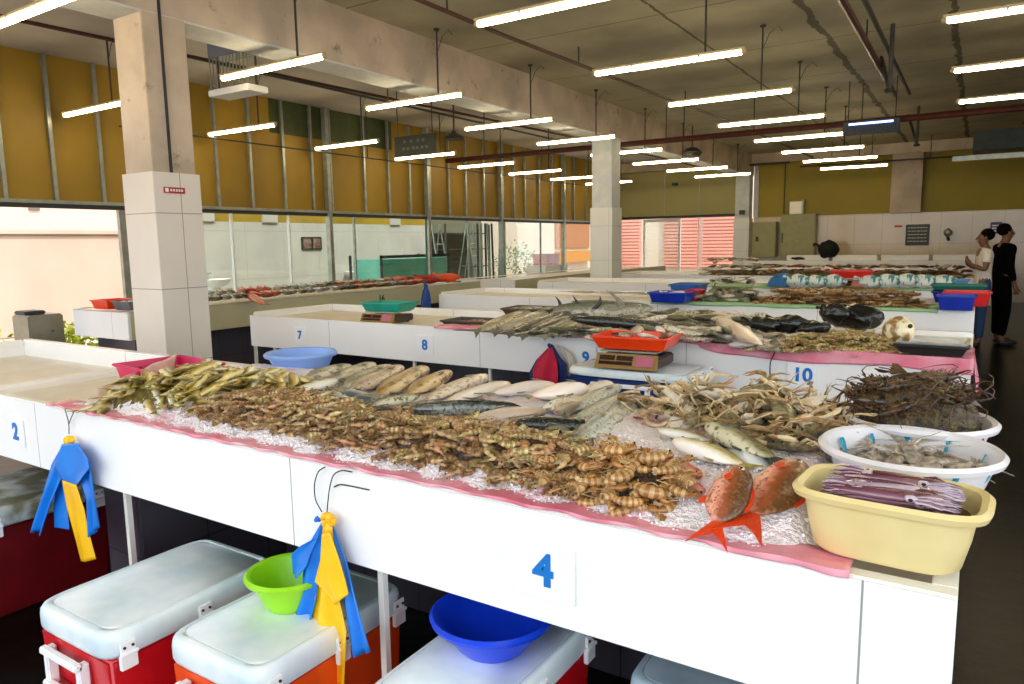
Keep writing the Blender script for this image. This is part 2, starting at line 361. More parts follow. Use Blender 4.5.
for ci, (xc, what) in enumerate(((-8.17, 'beside the mustard panel wall'), (-5.19, 'below the long concrete beam'), (-2.37, 'along the middle of the hall'), (.37, 'over the right-hand aisle'))):
    for k in range(-1, 9):  # first row is unseen: it carries the grid on, added to light the front fascia
        y = 2.48+1.865*k
        if ci == 3 and k in (5, 6, 7, 8): continue
        if k < 0 and ci in (0,): continue
        ordn = ['added unseen', 'nearest', 'second', 'third', 'fourth', 'fifth', 'sixth', 'seventh', 'eighth', 'farthest'][k+1]
        if ci == 0: y += .1
        o = lampk.place((xc, y, 3.01), (0, 0, R.uniform(-.015, .015)), 1, 'lit tube lamp on a rod, %s one %s' % (ordn, what), 'lamp', 'tube lamps hung in rows')
        o.children[0]  # parts share meshes
# ------------------------------------------------------------ pipes
def pipe(pts, r, mat, label, name='pipe', hang=()):
    t = B().tube(pts, r, 8).build(name, mat); tag(t, label, 'pipe')
    for p in hang: B().tube([p, (p[0], p[1], CEIL)], .009, 5).build('hanger', m_rod, t)
    return t
pipe([(-4.03, -1.5, 3.5), (-4.01, 6.1, 3.5), (-3.86, 10.1, 3.5), (-3.7, 12.9, 3.5), (-3.6, 19.6, 3.5)], .02, m_pipe, 'thin red sprinkler pipe running down the hall under the slab', hang=[(-4.01, 5.3, 3.5), (-3.97, 7.7, 3.5), (-3.8, 10.8, 3.5)])
pipe([(XL+.1, 11.62, 3.12), (XR-.1, 11.62, 3.12)], .045, m_pipe, 'thick dark red pipe crossing the hall from side to side', hang=[(-8, 11.62, 3.12), (-6.6, 11.62, 3.12), (-3, 11.62, 3.12), (-1.5, 11.62, 3.12), (.8, 11.62, 3.12), (-4.4, 11.62, 3.12), (-4.1, 11.62, 3.12)])
pipe([(-1.05, -1.4, 3.5), (-1.1, 11.6, 3.45)], .035, m_pipe, 'red pipe running overhead toward the crossing pipe', hang=[(-1.07, 4.5, 3.5), (-1.09, 8.5, 3.48)])
pipe([(-.95, -1.4, 3.56), (-.98, 12.3, 3.56)], .025, m_pipeg, 'dark conduit beside the overhead red pipe')
pipe([(-7.25, -1.5, 3.5), (-7.2, 3.4, 3.5), (-6.72, 12.3, 3.5), (-6.6, 19.6, 3.5)], .02, m_pipe, 'thin red pipe above the left row of lamps', hang=[(-7.14, 4.4, 3.5), (-6.92, 8.4, 3.5), (-6.7, 13, 3.5)])
pipe([(-8.7, 5, 2.95), (-8.7, 19.6, 2.95)], .01, m_pipeg, 'thin dark pipe clipped along the mustard panel wall', hang=[(-8.7, 5.2, 2.95), (-8.7, 9.2, 2.95), (-8.7, 15, 2.95)])
pipe([(-6.6, 4.2, 3.35), (-6.6, 12.4, 3.35)], .016, m_pipeg, 'dark conduit under the slab left of the concrete beam', hang=[(-6.6, 5, 3.35), (-6.6, 7.4, 3.35), (-6.6, 9.6, 3.35)])
pipe([(-3.7, 18.6, 3.2), (XR-.1, 18.6, 3.2)], .02, m_pipeg, 'dark conduit crossing in front of the far wall', hang=[(-3, 18.6, 3.2), (-1, 18.6, 3.2), (1, 18.6, 3.2), (2.2, 18.6, 3.2)])
pipe([(-4.95, 18.9, 3.35), (-4.0, 18.9, 3.35)], .03, m_pipeg, 'short dark pipe beside the far column top')
pipe([(-4.3, 19.85, 2.15), (-4.3, 19.85, 3.45)], .015, m_pipeg, 'thin dark conduit climbing the far mustard wall')
for (a_, b_, c_, lb) in (((893, 24), (895, 90), (881, 62), 'dark angled steel hanger on the overhead pipe, nearer of the two'), ((919, 106), (918, 145), (908, 118), 'dark angled steel hanger near the crossing pipe, farther of the two')):
    p = at(*a_, z=3.69); q = at(*b_, y=p.y); e_ = at(*c_, z=3.55); hg = empty('steel_hanger', (p.x, p.y, 0), label=lb, cat='bracket')
    B().tube([(0, 0, 3.69), (0, 0, q.z)], .022, 8).build('strut', m_pipeg, hg); B().tube([(e_.x-p.x, e_.y-p.y, 3.6), (0, 0, q.z)], .022, 8).build('strut', m_pipeg, hg)
    B().lathe([(.04, 0), (.055, .02), (.04, .04)], 12, (0, 0, q.z-.02), cap=True).build('flange', m_pipeg, hg)
# duct and white vents at the far right
dk = empty('duct', (2.0, 8, 0), label='dark ventilation duct under the slab at the upper right', cat='duct')
B().box(-.75, 1.2, -2.4, 1.0, 3.25, 3.69).build('casing', M('duct_steel', '#2c332f', '#39403a', rough=.5), dk, bevel=.02)
for y in (-1.9, -.6): B().box(-.76, -.2, y, y+.5, 3.2, 3.26).build('vent', m_white, dk, bevel=.01)
dk2 = empty('duct', (1.4, 16, 0), label='dark duct crossing before the far wall at the right', cat='duct')
B().box(-1.6, 2.1, 0, .9, 3.05, 3.4).build('casing', MATS['duct_steel'], dk2, bevel=.02); B().box(-1.9, 2.1, -.2, -.1, 2.86, 2.95).build('bracket', m_steel, dk2)

# ------------------------------------------------------------ small fittings overhead
ex = empty('exit_sign', tuple(at(415, 143, z=2.95).xy)+(0,), label='dark hanging exit sign board below the slab', cat='sign')
B().box(-.38, .38, -.02, .02, 2.78, 3.06).build('board', M('sign_dark', '#20261f', '#2a2f26', rough=.4), ex, bevel=.005)
for x in (-.32, .32): B().tube([(x, 0, 3.06), (x, 0, 3.7)], .008, 5).build('hanger', m_rod, ex)
m_sig = M('sign_grey_lettering', '#5a6350')
for j, (zz, xs) in enumerate(((2.98, (-.2, -.08, .05, .14)), (2.88, (-.22, -.14, -.04, .03, .12, .2)))):
    w = B()
    for x in xs: w.box(x, x+.05, -.024, -.0205, zz-.02, zz+.02)
    w.build('lettering', m_sig, ex, smooth=False)
fl = empty('insect_lamp', tuple(at(871, 130, z=3.0).xy)+(0,), label='hanging insect trap with a glowing blue tube under the crossing pipe', cat='insect trap')
B().box(-.36, .36, -.06, .06, 2.95, 3.13).build('body', M('trap_body', '#28343c', rough=.5), fl, bevel=.01)
B().tube([(-.28, -.07, 3.09), (.28, -.07, 3.09)], .014, 8).build('tube', M('blue_tube', '#7f9cff', emit=('#8ea4ff', 6)), fl)
w = B(); [w.box(-.34+.05*i, -.33+.05*i, -.075, -.065, 2.96, 3.1) for i in range(14)]; w.build('grille', m_dark, fl, smooth=False)
for x in (-.3, .3): B().tube([(x, 0, 3.13), (x, 0, 3.7)], .008, 5).build('hanger', m_rod, fl)
ft = empty('insect_lamp', tuple(at(238, 91, z=3.0).xy)+(0,), label='white fly trap unit hanging beside the near column above the left lamps', cat='insect trap')
B().box(-.3, .3, -.12, .12, 2.96, 3.02).build('tray', m_white, ft, bevel=.008); B().box(-.3, .3, -.1, .1, 3.32, 3.5).build('body', M('trap_grey', '#6c7480', rough=.4), ft, bevel=.01)
w = B(); [w.box(-.28+.05*i, -.272+.05*i, -.1, -.09, 3.03, 3.32) for i in range(12)]; w.build('grille', m_steel, ft, smooth=False)
for x in (-.28, .28): B().tube([(x, 0, 3.02), (x, 0, 3.7)], .01, 5).build('hanger', m_rod, ft)
sm = empty('ceiling_fan_unit', tuple(at(692, 155, z=3.15).xy)+(0,), label='small round fitting on a rod beyond the second column', cat='fitting')
B().lathe([(.0, 3.1), (.16, 3.12), (.2, 3.2), (.1, 3.28), (.03, 3.3)], 14, cap=True).build('body', m_pipeg, sm); B().tube([(0, 0, 3.3), (0, 0, 3.7)], .012, 6).build('rod', m_rod, sm)
dm = empty('dish_lamp', tuple(at(454, 138, z=3.0).xy)+(0,), label='dark dome lamp hanging near the mustard panel wall', cat='lamp')
B().lathe([(.15, 2.98), (.13, 3.02), (.04, 3.07), (.02, 3.1)], 16, cap=True).build('shade', m_pipeg, dm); B().tube([(0, 0, 3.1), (0, 0, 3.7)], .012, 6).build('rod', m_rod, dm)
sc = empty('column_sign', (-5.098, 3.31, 1.93), label='small red sign with white lettering on the near tiled column', cat='sign')
B().box(0, .006, -.085, .085, -.022, .022).build('plate', M('sign_red', '#b01e22', rough=.4), sc)
w = B(); w.box(.006, .008, -.075, -.05, -.014, .014); [w.box(.006, .008, -.035+.022*i, -.022+.022*i, -.008, .009) for i in range(5)]; w.build('lettering', m_white, sc, smooth=False)

# far wall fittings
def far(name, x0, x1, z0, z1, d, mat, label, cat, bev=.01):
    r = empty(name, ((x0+x1)/2, YF, z0), label=label, cat=cat); w = x1-x0
    B().box(-w/2, w/2, -d, -.002, 0, z1-z0).build('body', mat, r, bevel=bev); return r
m_cab = M('cabinet_olive', '#928f5c', '#9a9664', rough=.45)
c1 = far('electrical_cabinet', -5.05, -4.45, 1.05, 1.95, .3, m_cab, 'shorter olive electrical cabinet beside the far column', 'cabinet')
B().box(-.27, .27, -.315, -.3, .03, .87).build('door', m_cab, c1, bevel=.004); B().box(-.2, -.13, -.34, -.315, .4, .52).build('handle', m_dark, c1, bevel=.005)
c2 = far('electrical_cabinet', -4.35, -3.5, 1.05, 2.12, .25, m_cab, 'larger olive electrical cabinet right of the shorter one', 'cabinet')
B().box(-.4, .4, -.265, -.25, .03, 1.04).build('door', m_cab, c2, bevel=.004); B().box(-.38, -.35, -.28, -.265, .35, .6).build('handle', m_dark, c2, bevel=.005)
c3 = far('flood_light', -4.16, -3.86, 2.13, 2.45, .18, m_white, 'white floodlight box above the larger cabinet', 'light')
B().box(-.13, .13, -.19, -.18, .03, .29).build('lens', M('lens', '#fff7e0', rough=.3), c3); B().box(.15, .18, -.15, -.0, .0, .36).build('bracket', m_steel, c3)
c4 = far('notice_board', -1.5, -1.0, 1.3, 1.8, .03, M('board_black', '#14140f', rough=.4), 'black notice board with rows of pale writing on the far wall', 'sign', .004)
w = B(); rr = random.Random(3)
for j in range(5):
    x = -.2
    while x < .18: l = rr.uniform(.03, .07); w.box(x, x+l, -.033, -.03, .41-j*.08, .43-j*.08); x += l+.015
w.build('writing', M('board_chalk', '#b9b4a0'), c4, smooth=False)
c5 = far('small_sign', -1.75, -1.58, 1.74, 1.79, .01, MATS['sign_red'], 'tiny red sign left of the black notice board', 'sign', .001)
c6 = far('blue_sign', .2, .42, 1.55, 1.81, .02, M('sign_blue', '#16306a', rough=.4), 'small blue sign on the far wall above the two people', 'sign', .002)
w = B(); [w.box(-.08, .06-.02*(i % 2), -.024, -.02, .05+.06*i, .075+.06*i) for i in range(3)]; w.build('lettering', m_white, c6, smooth=False)
c7 = empty('wall_fan', (-.62, YF, 1.45), label='round grey wall fitting right of the notice board', cat='fitting')
B().ell((0, -.12, .14), (.09, .1, .1), 12, 8).build('body', m_steel, c7); B().tube([(0, -.02, .0), (0, -.1, .06), (.02, -.14, -.04)], .03, 8).build('bracket', m_pipeg, c7)
c8 = empty('security_camera', (-5.25, 19.5, 2.2), label='small dark camera mounted on the far column', cat='camera')
B().box(-.05, .07, -.2, -.06, -.05, .06).build('body', m_dark, c8, bevel=.01); B().tube([(-.18, -.05, -.04), (0, -.07, 0)], .012, 6).build('arm', m_white, c8)
c9 = empty('security_camera', (-7.2, 19.75, 3.05), label='tiny dark camera on the olive board over the far opening', cat='camera')
B().box(-.06, .06, -.1, .06, -.04, .04).build('body', m_dark, c9, bevel=.01); B().tube([(0, 0, 0), (0, .2, .02)], .015, 6).build('arm', m_steel, c9)
# ------------------------------------------------------------ stall counters
m_blue = M('numeral_blue', '#1273c4', rough=.4)
m_plate = M('plate_white', '#f4f5f6', rough=.25)
m_tray = M('cream_terrazzo', '#e2d8c2', '#ece4d2', rough=.35, scale=6)
m_under = tile('dark_grey_tile', '#3b3740', '#4a4650', '#18161a', w=.3, h=.3, rough=.3, mort=.005)
m_rimm = M('white_rim', '#eeebe2', '#f2f0e9', rough=.3)
def counter(label, x0, x1, y0, y1, plates=(), div=(), bot=.63, deep=None, posts=(), parts_x=(), plate_side=(), open_rear=False):
    r = empty('stall_counter', (x0, y0, 0), label=label, cat='counter')
    def b(nm, mat, *a, bevel=.004, **k):
        o = bx(nm, mat, *a, parent=r, bevel=bevel, **k); o.location = (-x0, -y0, 0); return o
    b('front_fascia', m_fin, x0, x1, y0, y0+.03, bot, .90)
    b('end_fascia', m_fin, x1-.03, x1, y0+.03, y1, bot, .90); b('end_fascia', m_fin, x0, x0+.03, y0+.03, y1, bot, .90)
    b('rear_fascia', m_fin, x0, x1, y1-.06, y1, bot, .93, bevel=.008)
    xs = [x0+.03]+[d for d in div]+[x1-.03]
    for i in range(len(xs)-1):
        z = .83 if deep is not None and i == deep else .87
        a = xs[i]+(.04 if i else 0); t = b('tray_floor', m_tray, a, xs[i+1]-(.04 if i+1 < len(xs)-1 else 0), y0+.03, y1-.06, bot+.02, z, bevel=0)
    for d in div: b('divider', m_rimm, d-.04, d+.04, y0+.03, y1-.06, bot+.02, .905, bevel=.012)
    b('rim', m_rimm, x0, x1, y0, y0+.035, .895, .903, bevel=.002)
    b('rim', m_rimm, x1-.04, x1, y0+.035, y1-.06, .895, .903, bevel=.002); b('rim', m_rimm, x0, x0+.04, y0+.035, y1-.06, .895, .93, bevel=.01)
    b('back_panel', m_under, x0+.1, x1-.1, y1-.12, y1-.07, 0, bot)
    for p in parts_x: b('partition', m_under, p-.25, p, y0+.12, y1-.12, 0, bot)
    for p in posts:
        w = B().box(p, p+.02, y0+.06, y0+.08, 0, bot); w.lathe([(.03, 0), (.022, .01)], 10, (p+.01, y0+.07, 0), cap=True)
        o = w.build('post', m_rimm, r, smooth=False); o.location = (-x0, -y0, 0)
    for (px, s, w, h, tilt) in plates:
        pl = B().box(-w/2, w/2, -.008, 0, -h/2, h/2).build('number_plate', m_plate, r, bevel=.0015); pl.location = (px-x0, -.001, .76 if len(label) < 999 else 0); pl['label'] = 'white plate with a blue %s' % s
        text('numeral', s, .105 if w > .13 else .095, m_blue, pl, Matrix.Translation((0, -.009, 0))@FRONT, bold=.0035)
    for (py, s) in plate_side:
        pl = B().box(0, .006, -.06, .06, -.06, .06).build('number_plate', m_plate, r); pl.location = (x1-x0+.001, py-y0, .76)
        text('numeral', s, .09, m_dark, pl, Matrix.Translation((.0075, 0, 0))@SIDE, bold=.003)
    return r
YA, YB, YC, YD, YE = 1.36, 4.15, 6.9, 9.65, 12.4
DEP = .95
counter('nearest white stall counter with number 4 and pink sheet along its edge', -5.2, .006, YA, YA+.92, plates=((-3.3, '2', .12, .11, 0), (-.79, '4', .157, .13, 0)), div=(-3.65,), deep=0, posts=(-2.655, -1.37), parts_x=(-2.66,))
counter('second white stall counter numbered 7, 8, 9 and 10', -5.42, .006, YB, YB+1.0, plates=((-4.77, '7', .13, .14, 0), (-3.42, '8', .15, .15, 0), (-2.09, '9', .15, .15, 0), (-.77, '10', .16, .14, 0)), div=(), posts=(-5.2, -4.95, -2.2, -2.9, -3.6), parts_x=(-4.95,))
counter('third white stall counter, behind the one numbered 7 to 10', -5.46, .006, YC, YC+1.0, plates=((-3.25, '12', .14, .13, 0),), div=(-2.7,), posts=(-5.2, -3))
counter('fourth white stall counter, just before the second column', -5.7, .0, YD, YD+1.0, div=(-2.7,))
counter('fifth white stall counter, beyond the second column', -5.6, .0, YE, YE+1.0, div=(-2.7,))
counter('sixth white stall counter, farthest island from the viewer', -5.0, -.1, 15.2, 16.3)
# wall side counters with raised compartments
wc = empty('wash_counter', (-5, 18.8, 0), label='long white counter with raised compartments against the far wall', cat='counter')
w = bx('body', m_fin, 0, 5.3, 0, .7, 0, .97, parent=wc)
for i in range(4): bx('compartment', m_rimm, 1.0+i*1.05, 1.97+i*1.05, .15, .7, .97, 1.1, parent=wc, bevel=.01)
def side_counter(label, x0, x1, y0, y1, plates=(), end=m_fin):
    r = empty('stall_counter', (x1, y0, 0), label=label, cat='counter'); w = x1-x0; d = y1-y0
    bx('front_fascia', m_fin, -w, 0, 0, .03, .63, .9, parent=r); bx('side_fascia', M('side_beige', '#bdb894', '#c6c19d', rough=.25, scale=2), -.03, 0, .03, d, .63, .9, parent=r)
    bx('tray_floor', m_tray, -w+.04, -.04, .04, d, .65, .87, parent=r); bx('rim', m_rimm, -.05, 0, .0, d, .895, .903, parent=r); bx('rim', m_rimm, -w, -.05, 0, .05, .895, .903, parent=r); bx('rim', m_rimm, -w, -w+.05, .05, d, .895, .91, parent=r)
    bx('back_panel', m_under, -w+.05, -.25, .2, d-.1, 0, .63, parent=r)
    for i in range(int(d/1.2)): bx('post', m_rimm, -.12, -.09, .3+i*1.2, .33+i*1.2, 0, .63, parent=r, bevel=0)
    for yy, s in plates: text('numeral', s, .12, m_dark, r, Matrix.Translation((.002, yy-y0, .78))@SIDE, bold=.003)
    return r
side_counter('long counter in front of the glass partition numbered 16, covered in fish', -7.8, -6.8, 3.83, 9.7, plates=((7.35, '16'),))
side_counter('empty counter beside the far left windows, before the second column', -7.5, -6.4, 10.1, 17, plates=((12.0, '18'), (14.5, '19')))

# ------------------------------------------------------------ coolers
def cooler(x0, x1, y0, y1, h, body, lid, label, latch=True, lidh=.075, z0=0, hand='y', lid_label=None, rz=0):
    cx, cy = (x0+x1)/2, (y0+y1)/2; r = empty('cooler', (cx, cy, z0), rz, label=label, cat='cooler'); w, d = (x1-x0)/2, (y1-y0)/2
    bb = B(); bb.box(-w+.012, w-.012, -d+.012, d-.012, 0, h-lidh, taper=.94).box(-w+.035, w-.035, -d+.006, -d+.03, .04, h-lidh-.14)
    bb.build('body', body, r, bevel=.012, bseg=3)
    l = B().lathe([(.985, h-lidh), (1, h-lidh+.01), (1, h-.03), (.992, h-.014), (.97, h-.004), (.945, h), (.9, h), (.895, h-.004), (.885, h-.004), (.88, h)], 96, sx=w, sy=d, sq=9, cap=True).build('lid', lid, r, ang=1.2)
    if latch:
        n = 3
        for i in range(n):
            y = -d+.2*d+(1.65*d)*i/(n-1)
            t = B().box(w-.002, w+.006, y-.022, y+.022, h-lidh+.012, h-lidh+.045).box(w-.006, w+.008, y-.024, y+.024, h-lidh-.035, h-lidh+.008); t.tube([(w+.008, y-.026, h-lidh+.01), (w+.008, y+.026, h-lidh+.01)], .006, 8)
            t.lathe([(.004, 0), (.004, .012)], 8, (0, 0, 0), cap=True) if 0 else None
            t.build('latch', m_plate, r, bevel=.002)
            B().tube([(w+.004, y-.012, h-lidh+.03), (w+.01, y-.012, h-lidh+.03)], .004, 8).tube([(w+.004, y+.012, h-lidh+.03), (w+.01, y+.012, h-lidh+.03)], .004, 8).build('screw', m_dark, r)
    t = B(); z = h-lidh-.03
    for xx in (-w*.5, w*.38): t.box(xx-.012, xx+.012, -d-.02, -d+.01, z-.12, z)
    t.box(-w*.5-.012, w*.38+.012, -d-.03, -d-.008, z-.125, z-.1).box(-w*.5-.012, w*.38+.012, -d-.03, -d-.008, z-.018, z+.004)
    t.build('handle', m_plate, r, bevel=.004)
    return r
m_red = M('red_plastic', '#c10f1c', '#cb1420', rough=.3, coat=.3); m_org = M('orange_plastic', '#e8501a', rough=.3, coat=.3); m_lidm = M('lid_white', '#c9dbe2', '#e4ecee', rough=.35, scale=5, amt=(.4, .6)); m_dred = M('dark_red_plastic', '#5c0a10', '#6b0d14', rough=.35)
m_lidg = M('lid_dirty', '#6f6e58', '#b7c2c4', rough=.5, scale=9, amt=(.42, .6), detail=6)
cooler(-2.345, -1.935, .95, 1.54, .45, m_red, m_lidm, 'red cooler with white lid and three latches, nearest under the counter')
cooler(-1.83, -1.44, 1.05, 1.62, .45, m_org, m_lidm, 'orange cooler with white lid holding the lime green basin')
cooler(-1.18, -.85, 1.12, 1.75, .45, m_red, m_lidm, 'red cooler with white lid under the dark blue basin')
cooler(-.66, -.22, 1.5, 1.95, .46, m_under, M('lid_blue_grey', '#8598a5', '#9fb2bc', rough=.4), 'blue-grey box lid just visible under the counter at the bottom', latch=False)
cooler(-3.82, -3.28, .72, 1.72, .46, m_dred, m_lidg, 'dark red cooler with grimy grey lid under number 2')
cooler(-1.99, -1.25, 3.68, 4.08, .785, M('navy_plastic', '#12275f', '#182f6d', rough=.3), m_lidm, 'dark blue cooler with white lid carrying the scale and orange tray', lidh=.045)

# ------------------------------------------------------------ basins, trays, tubs
def basin(r, h, mat, label, loc, name='basin', n=40, rb=.7, cat='basin', sq=0, sx=1, sy=1, lip=.012, rz=0, base=.012, band=None):
    p = B(); prof = [(.001, 0), (r*rb*.9, 0), (r*rb, .01), (r*(rb+(1-rb)*.5), h*.5), (r*.97, h-.012), (r+lip, h-.012), (r+lip*1.3, h-.002), (r+lip*.6, h+.006), (r*.975, h+.001), (r*(rb+(1-rb)*.45), h*.5), (r*rb*.95, base+.008), (.001, base)]
    p.lathe(prof, n, sx=sx, sy=sy, sq=sq)
    o = p.build(name, mat, bevel=0, loc=loc, rot=(0, 0, rz)); return tag(o, label, cat)
basin(.145, .10, M('periwinkle_plastic', '#7d9fdc', '#86a8e2', rough=.35), 'periwinkle blue round basin behind the olive fish', (0, 0, 0), rb=.72).location = at(301, 353, z=1.03)-Vector((0, 0, .099))
gb = basin(.112, .1, M('lime_plastic', '#8ed318', '#9bdc20', rough=.35), 'lime green round basin tilted on the orange cooler', (0, 0, 0), rb=.66); gb.location = at(289, 571, z=.552)-Vector((0, 0, .1))
bb = basin(.148, .095, M('royal_blue_plastic', '#0b37c4', '#0e40d2', rough=.28), 'dark blue round basin on the white cooler lid', (0, 0, 0), rb=.62); bb.location = at(492, 612, z=.546)-Vector((0, 0, .094))
def tray(w, d, h, mat, label, loc, rz=0, t=.006, name='tray', cat='tray', lip=.012, flare=.86, group=None, grille=None):
    p = B()
    def ring(sx, sy, z): return [(sx, sy, z), (-sx, sy, z), (-sx, -sy, z), (sx, -sy, z)]
    W, D = w/2, d/2; f = flare
    p.loft([ring(W*f, D*f, 0), ring(W, D, h-.012), ring(W+lip, D+lip, h-.012), ring(W+lip, D+lip, h), ring(W-t, D-t, h), ring(W*f-t, D*f-t, t)], cap=True)
    o = p.build(name, mat, bevel=.004, loc=loc, rot=(0, 0, rz)); tag(o, label, cat, group); return o
m_teal = M('teal_plastic', '#0f8a76', '#139a84', rough=.35); m_ored = M('orange_red_plastic', '#e83a0e', '#f04414', rough=.3)
def scale(loc, label, s=1, rz=0, facecol='#b99a62'):
    r = empty('weighing_scale', loc, rz, label=label, cat='scale')
    B().box(-.16*s, .16*s, -.13*s, .13*s, 0, .055*s, taper=1).build('body', M('scale_brown', '#3b2a20', rough=.4), r, bevel=.008)
    p = B(); p.add([(-.16*s, -.175*s, 0), (.16*s, -.175*s, 0), (.16*s, -.13*s, .07*s), (-.16*s, -.13*s, .07*s), (-.16*s, -.13*s, 0), (.16*s, -.13*s, 0)], [(0, 1, 2, 3), (0, 3, 4), (1, 5, 2), (0, 4, 5, 1), (3, 2, 5, 4)])
    k = p.build('control_panel', M('scale_tan', facecol, rough=.35), r)
    sl = Matrix.Translation((0, -.1525*s, .0365*s))@Matrix.Rotation(math.atan2(.07, .045), 4, 'X')
    for x0, x1 in ((-.14, -.06), (-.05, .035)): B().box(x0*s, x1*s, .002*s, .028*s, 0, .002, mat=sl).build('display', M('display', '#2c0d10', rough=.15), k, smooth=False)
    B().box(.05*s, .14*s, -.025*s, .03*s, 0, .002, mat=sl).build('keypad', M('keypad', '#b5627a', rough=.4), k, smooth=False)
    B().box(-.14*s, .035*s, -.022*s, -.004*s, 0, .002, mat=sl).build('display', M('display', '#2c0d10'), k, smooth=False)
    B().lathe([(.03*s, .055*s), (.03*s, .075*s)], 12, cap=True).box(-.15*s, .15*s, -.12*s, .12*s, .075*s, .083*s).build('platform', m_steel, r, bevel=.003)
    for x in (-.12, .12):
        for y in (-.1, .1): B().lathe([(.012, -.012), (.015, 0)], 8, (x*s, y*s, 0), cap=True).build('foot', m_dark, r)
    return r
scale((-1.63, 3.87, .798), 'weighing scale with dark displays on the dark blue cooler', 1.12, .06, '#8a6c3c')
tray(.44, .30, .075, m_ored, 'orange plastic tray on the scale over the dark blue cooler', (-1.63, 3.89, .895), rz=.06)
scale((-4.05, 4.45, .885), 'weighing scale on the second counter beside number 7', 1.0, .1, '#7d6450')
tray(.38, .26, .07, m_teal, 'teal plastic tray on the scale beside number 7', (-4.05, 4.47, .97), rz=.1)
t = tray(.42, .28, .055, M('charcoal_tray', '#2c2b2c', '#3a3634', rough=.4), 'shallow dark tray of shrimps on the second counter near number 8', (-3.22, 4.5, .873), rz=.05)
t = tray(.42, .30, .06, M('brown_tray', '#4a3a2c', '#5b4836', rough=.5), 'dark tray tilted at the left end of the second counter fish pile', (-2.98, 4.98, .93), rz=.1)

# magenta basket with slots
m_mag = M('magenta_plastic', '#c00c4e', '#d0145c', rough=.35)
bk = tray(.40, .30, .11, m_mag, 'magenta plastic basket with slotted sides behind the olive fish', (-3.07, 1.9, .875), rz=-.12, flare=.88, name='basket', cat='basket')
w = B()
for i in range(11):
    x = -.16+.032*i; w.box(x, x+.012, -.142, -.136, .02, .08)
for i in range(8):
    y = -.11+.03*i; w.box(-.19, -.184, y, y+.012, .02, .08)
w.build('slots', M('slot_dark', '#7d0a2a', rough=.6), bk, smooth=False)

# paper sheet leaning between basket and fish
def sheet(name, mat, label, cat, fn, nu, nv, thick=.0015, group=None):
    o = B().grid(fn, nu, nv).build(name, mat, solid=thick); return tag(o, label, cat, group)
from mathutils import noise
def nzz(x, y, s=1, o=0): return noise.noise(Vector((x*s+o, y*s, o*1.7)))
m_paper = M('translucent_sheet', '#e3c9bd', '#ecd9cf', rough=.3)
a0, a1 = at(96, 402, z=.91), at(176, 372, z=.91)
sheet('foam_sheet', m_paper, 'pale translucent plastic sheet standing between magenta basket and olive fish', 'sheet', lambda u, v: a0.lerp(a1, u)+Vector((-.03*v, .03*v, .0+.075*v*(.6+.5*u)+.004*math.sin(u*17+v*3))), 30, 8)

# ------------------------------------------------------------ ice bed and pink sheet of the nearest counter
def sm(t): t = max(0, min(1, t)); return t*t*(3-2*t)
def iceA(x, y):
    h = .075*sm((y-1.365)/.17)*sm((x+2.98)/.35)*sm((-.215-x)/.08)
    h *= 1-.6*sm((y-2.1)/.12)
    return .905+h+.012*sm((y-1.36)/.05)*nzz(x, y, 9, 3)
m_ice = M('crushed_ice', '#eae4e6', '#f6f3f5', rough=.35, scale=26, amt=(.3, .6), bump=1.0, bscale=120, sss=.0, detail=6)
m_icep = M('pink_melt_ice', '#e9b3bd', '#f4edef', rough=.3, scale=7, amt=(.3, .46), bump=.6, bscale=120, detail=7)
def iceq(u, v):
    x = -2.95+2.72*u; y = 1.366+.83*v*v*.6+.83*v*.4; z = iceA(x, y)
    return (x, y+.006*nzz(x, z, 30, 1), z+.006*nzz(x, y, 60, 5)+.004*nzz(x, y, 140, 8))
o = B().grid(iceq, 330, 90).build('crushed_ice', m_icep, ang=3); tag(o, 'bed of crushed ice on the nearest counter', 'ice', kind='stuff')
w = B()
for i in range(2600):
    x = R.uniform(-2.75, -.25); y = 1.37+R.random()**1.5*.42; z = iceA(x, y)+.002; s = R.uniform(.0015, .0038)
    mt = Matrix.Translation((x, y, z))@Euler((R.random()*6, R.random()*6, 0)).to_matrix().to_4x4()
    w.box(-s, s, -s*.7, s*.7, -s*.6, s*.6, mat=mt, taper=R.uniform(.4, 1))
o = w.build('ice_chips', M('ice_chip', '#eeeaf0', '#fbf9fb', rough=.12, trans=.0), smooth=False); tag(o, 'loose ice chips over the nearest counter bed', 'ice', kind='stuff')
m_pinks = M('pink_film', '#e0788e', '#f0a9b6', rough=.25, scale=6, bump=.3, bscale=18, amt=(.35, .7))
def pinkA(u, v):
    x = -3.02+2.86*u; k = nzz(x, 0, 4, 2); hang = .005+.010*abs(nzz(x, 1, 7, 9))+(.006*sm((x+.45)/.15) if x > -.45 else 0)
    if v < .5: t = v*2; y = 1.44-.088*t; z = .912+.004*k*(1-t)
    else: t = v*2-1; y = 1.352-.003*math.sin(x*60)*t; z = .912-hang*t
    return (x, y, z+.002*math.sin(x*40))
sheet('pink_sheet', m_pinks, 'thin pink plastic film under the ice along the nearest counter edge', 'plastic sheet', pinkA, 260, 8)
q0 = [at(*p, z=.9) for p in ((67, 409), (90, 392), (130, 420))]
def pinkL(u, v):
    x = -2.98+.38*u; y = 1.37+.62*v*(1-.35*u); return (x-.12*v*(1-u), y, .885+.012*nzz(x, y, 12, 4)+.02*sm(u))
sheet('pink_sheet', m_pinks, 'crumpled pink film corner under the small olive fish', 'plastic sheet', pinkL, 30, 24)
w0 = at(82, 400, z=.9)
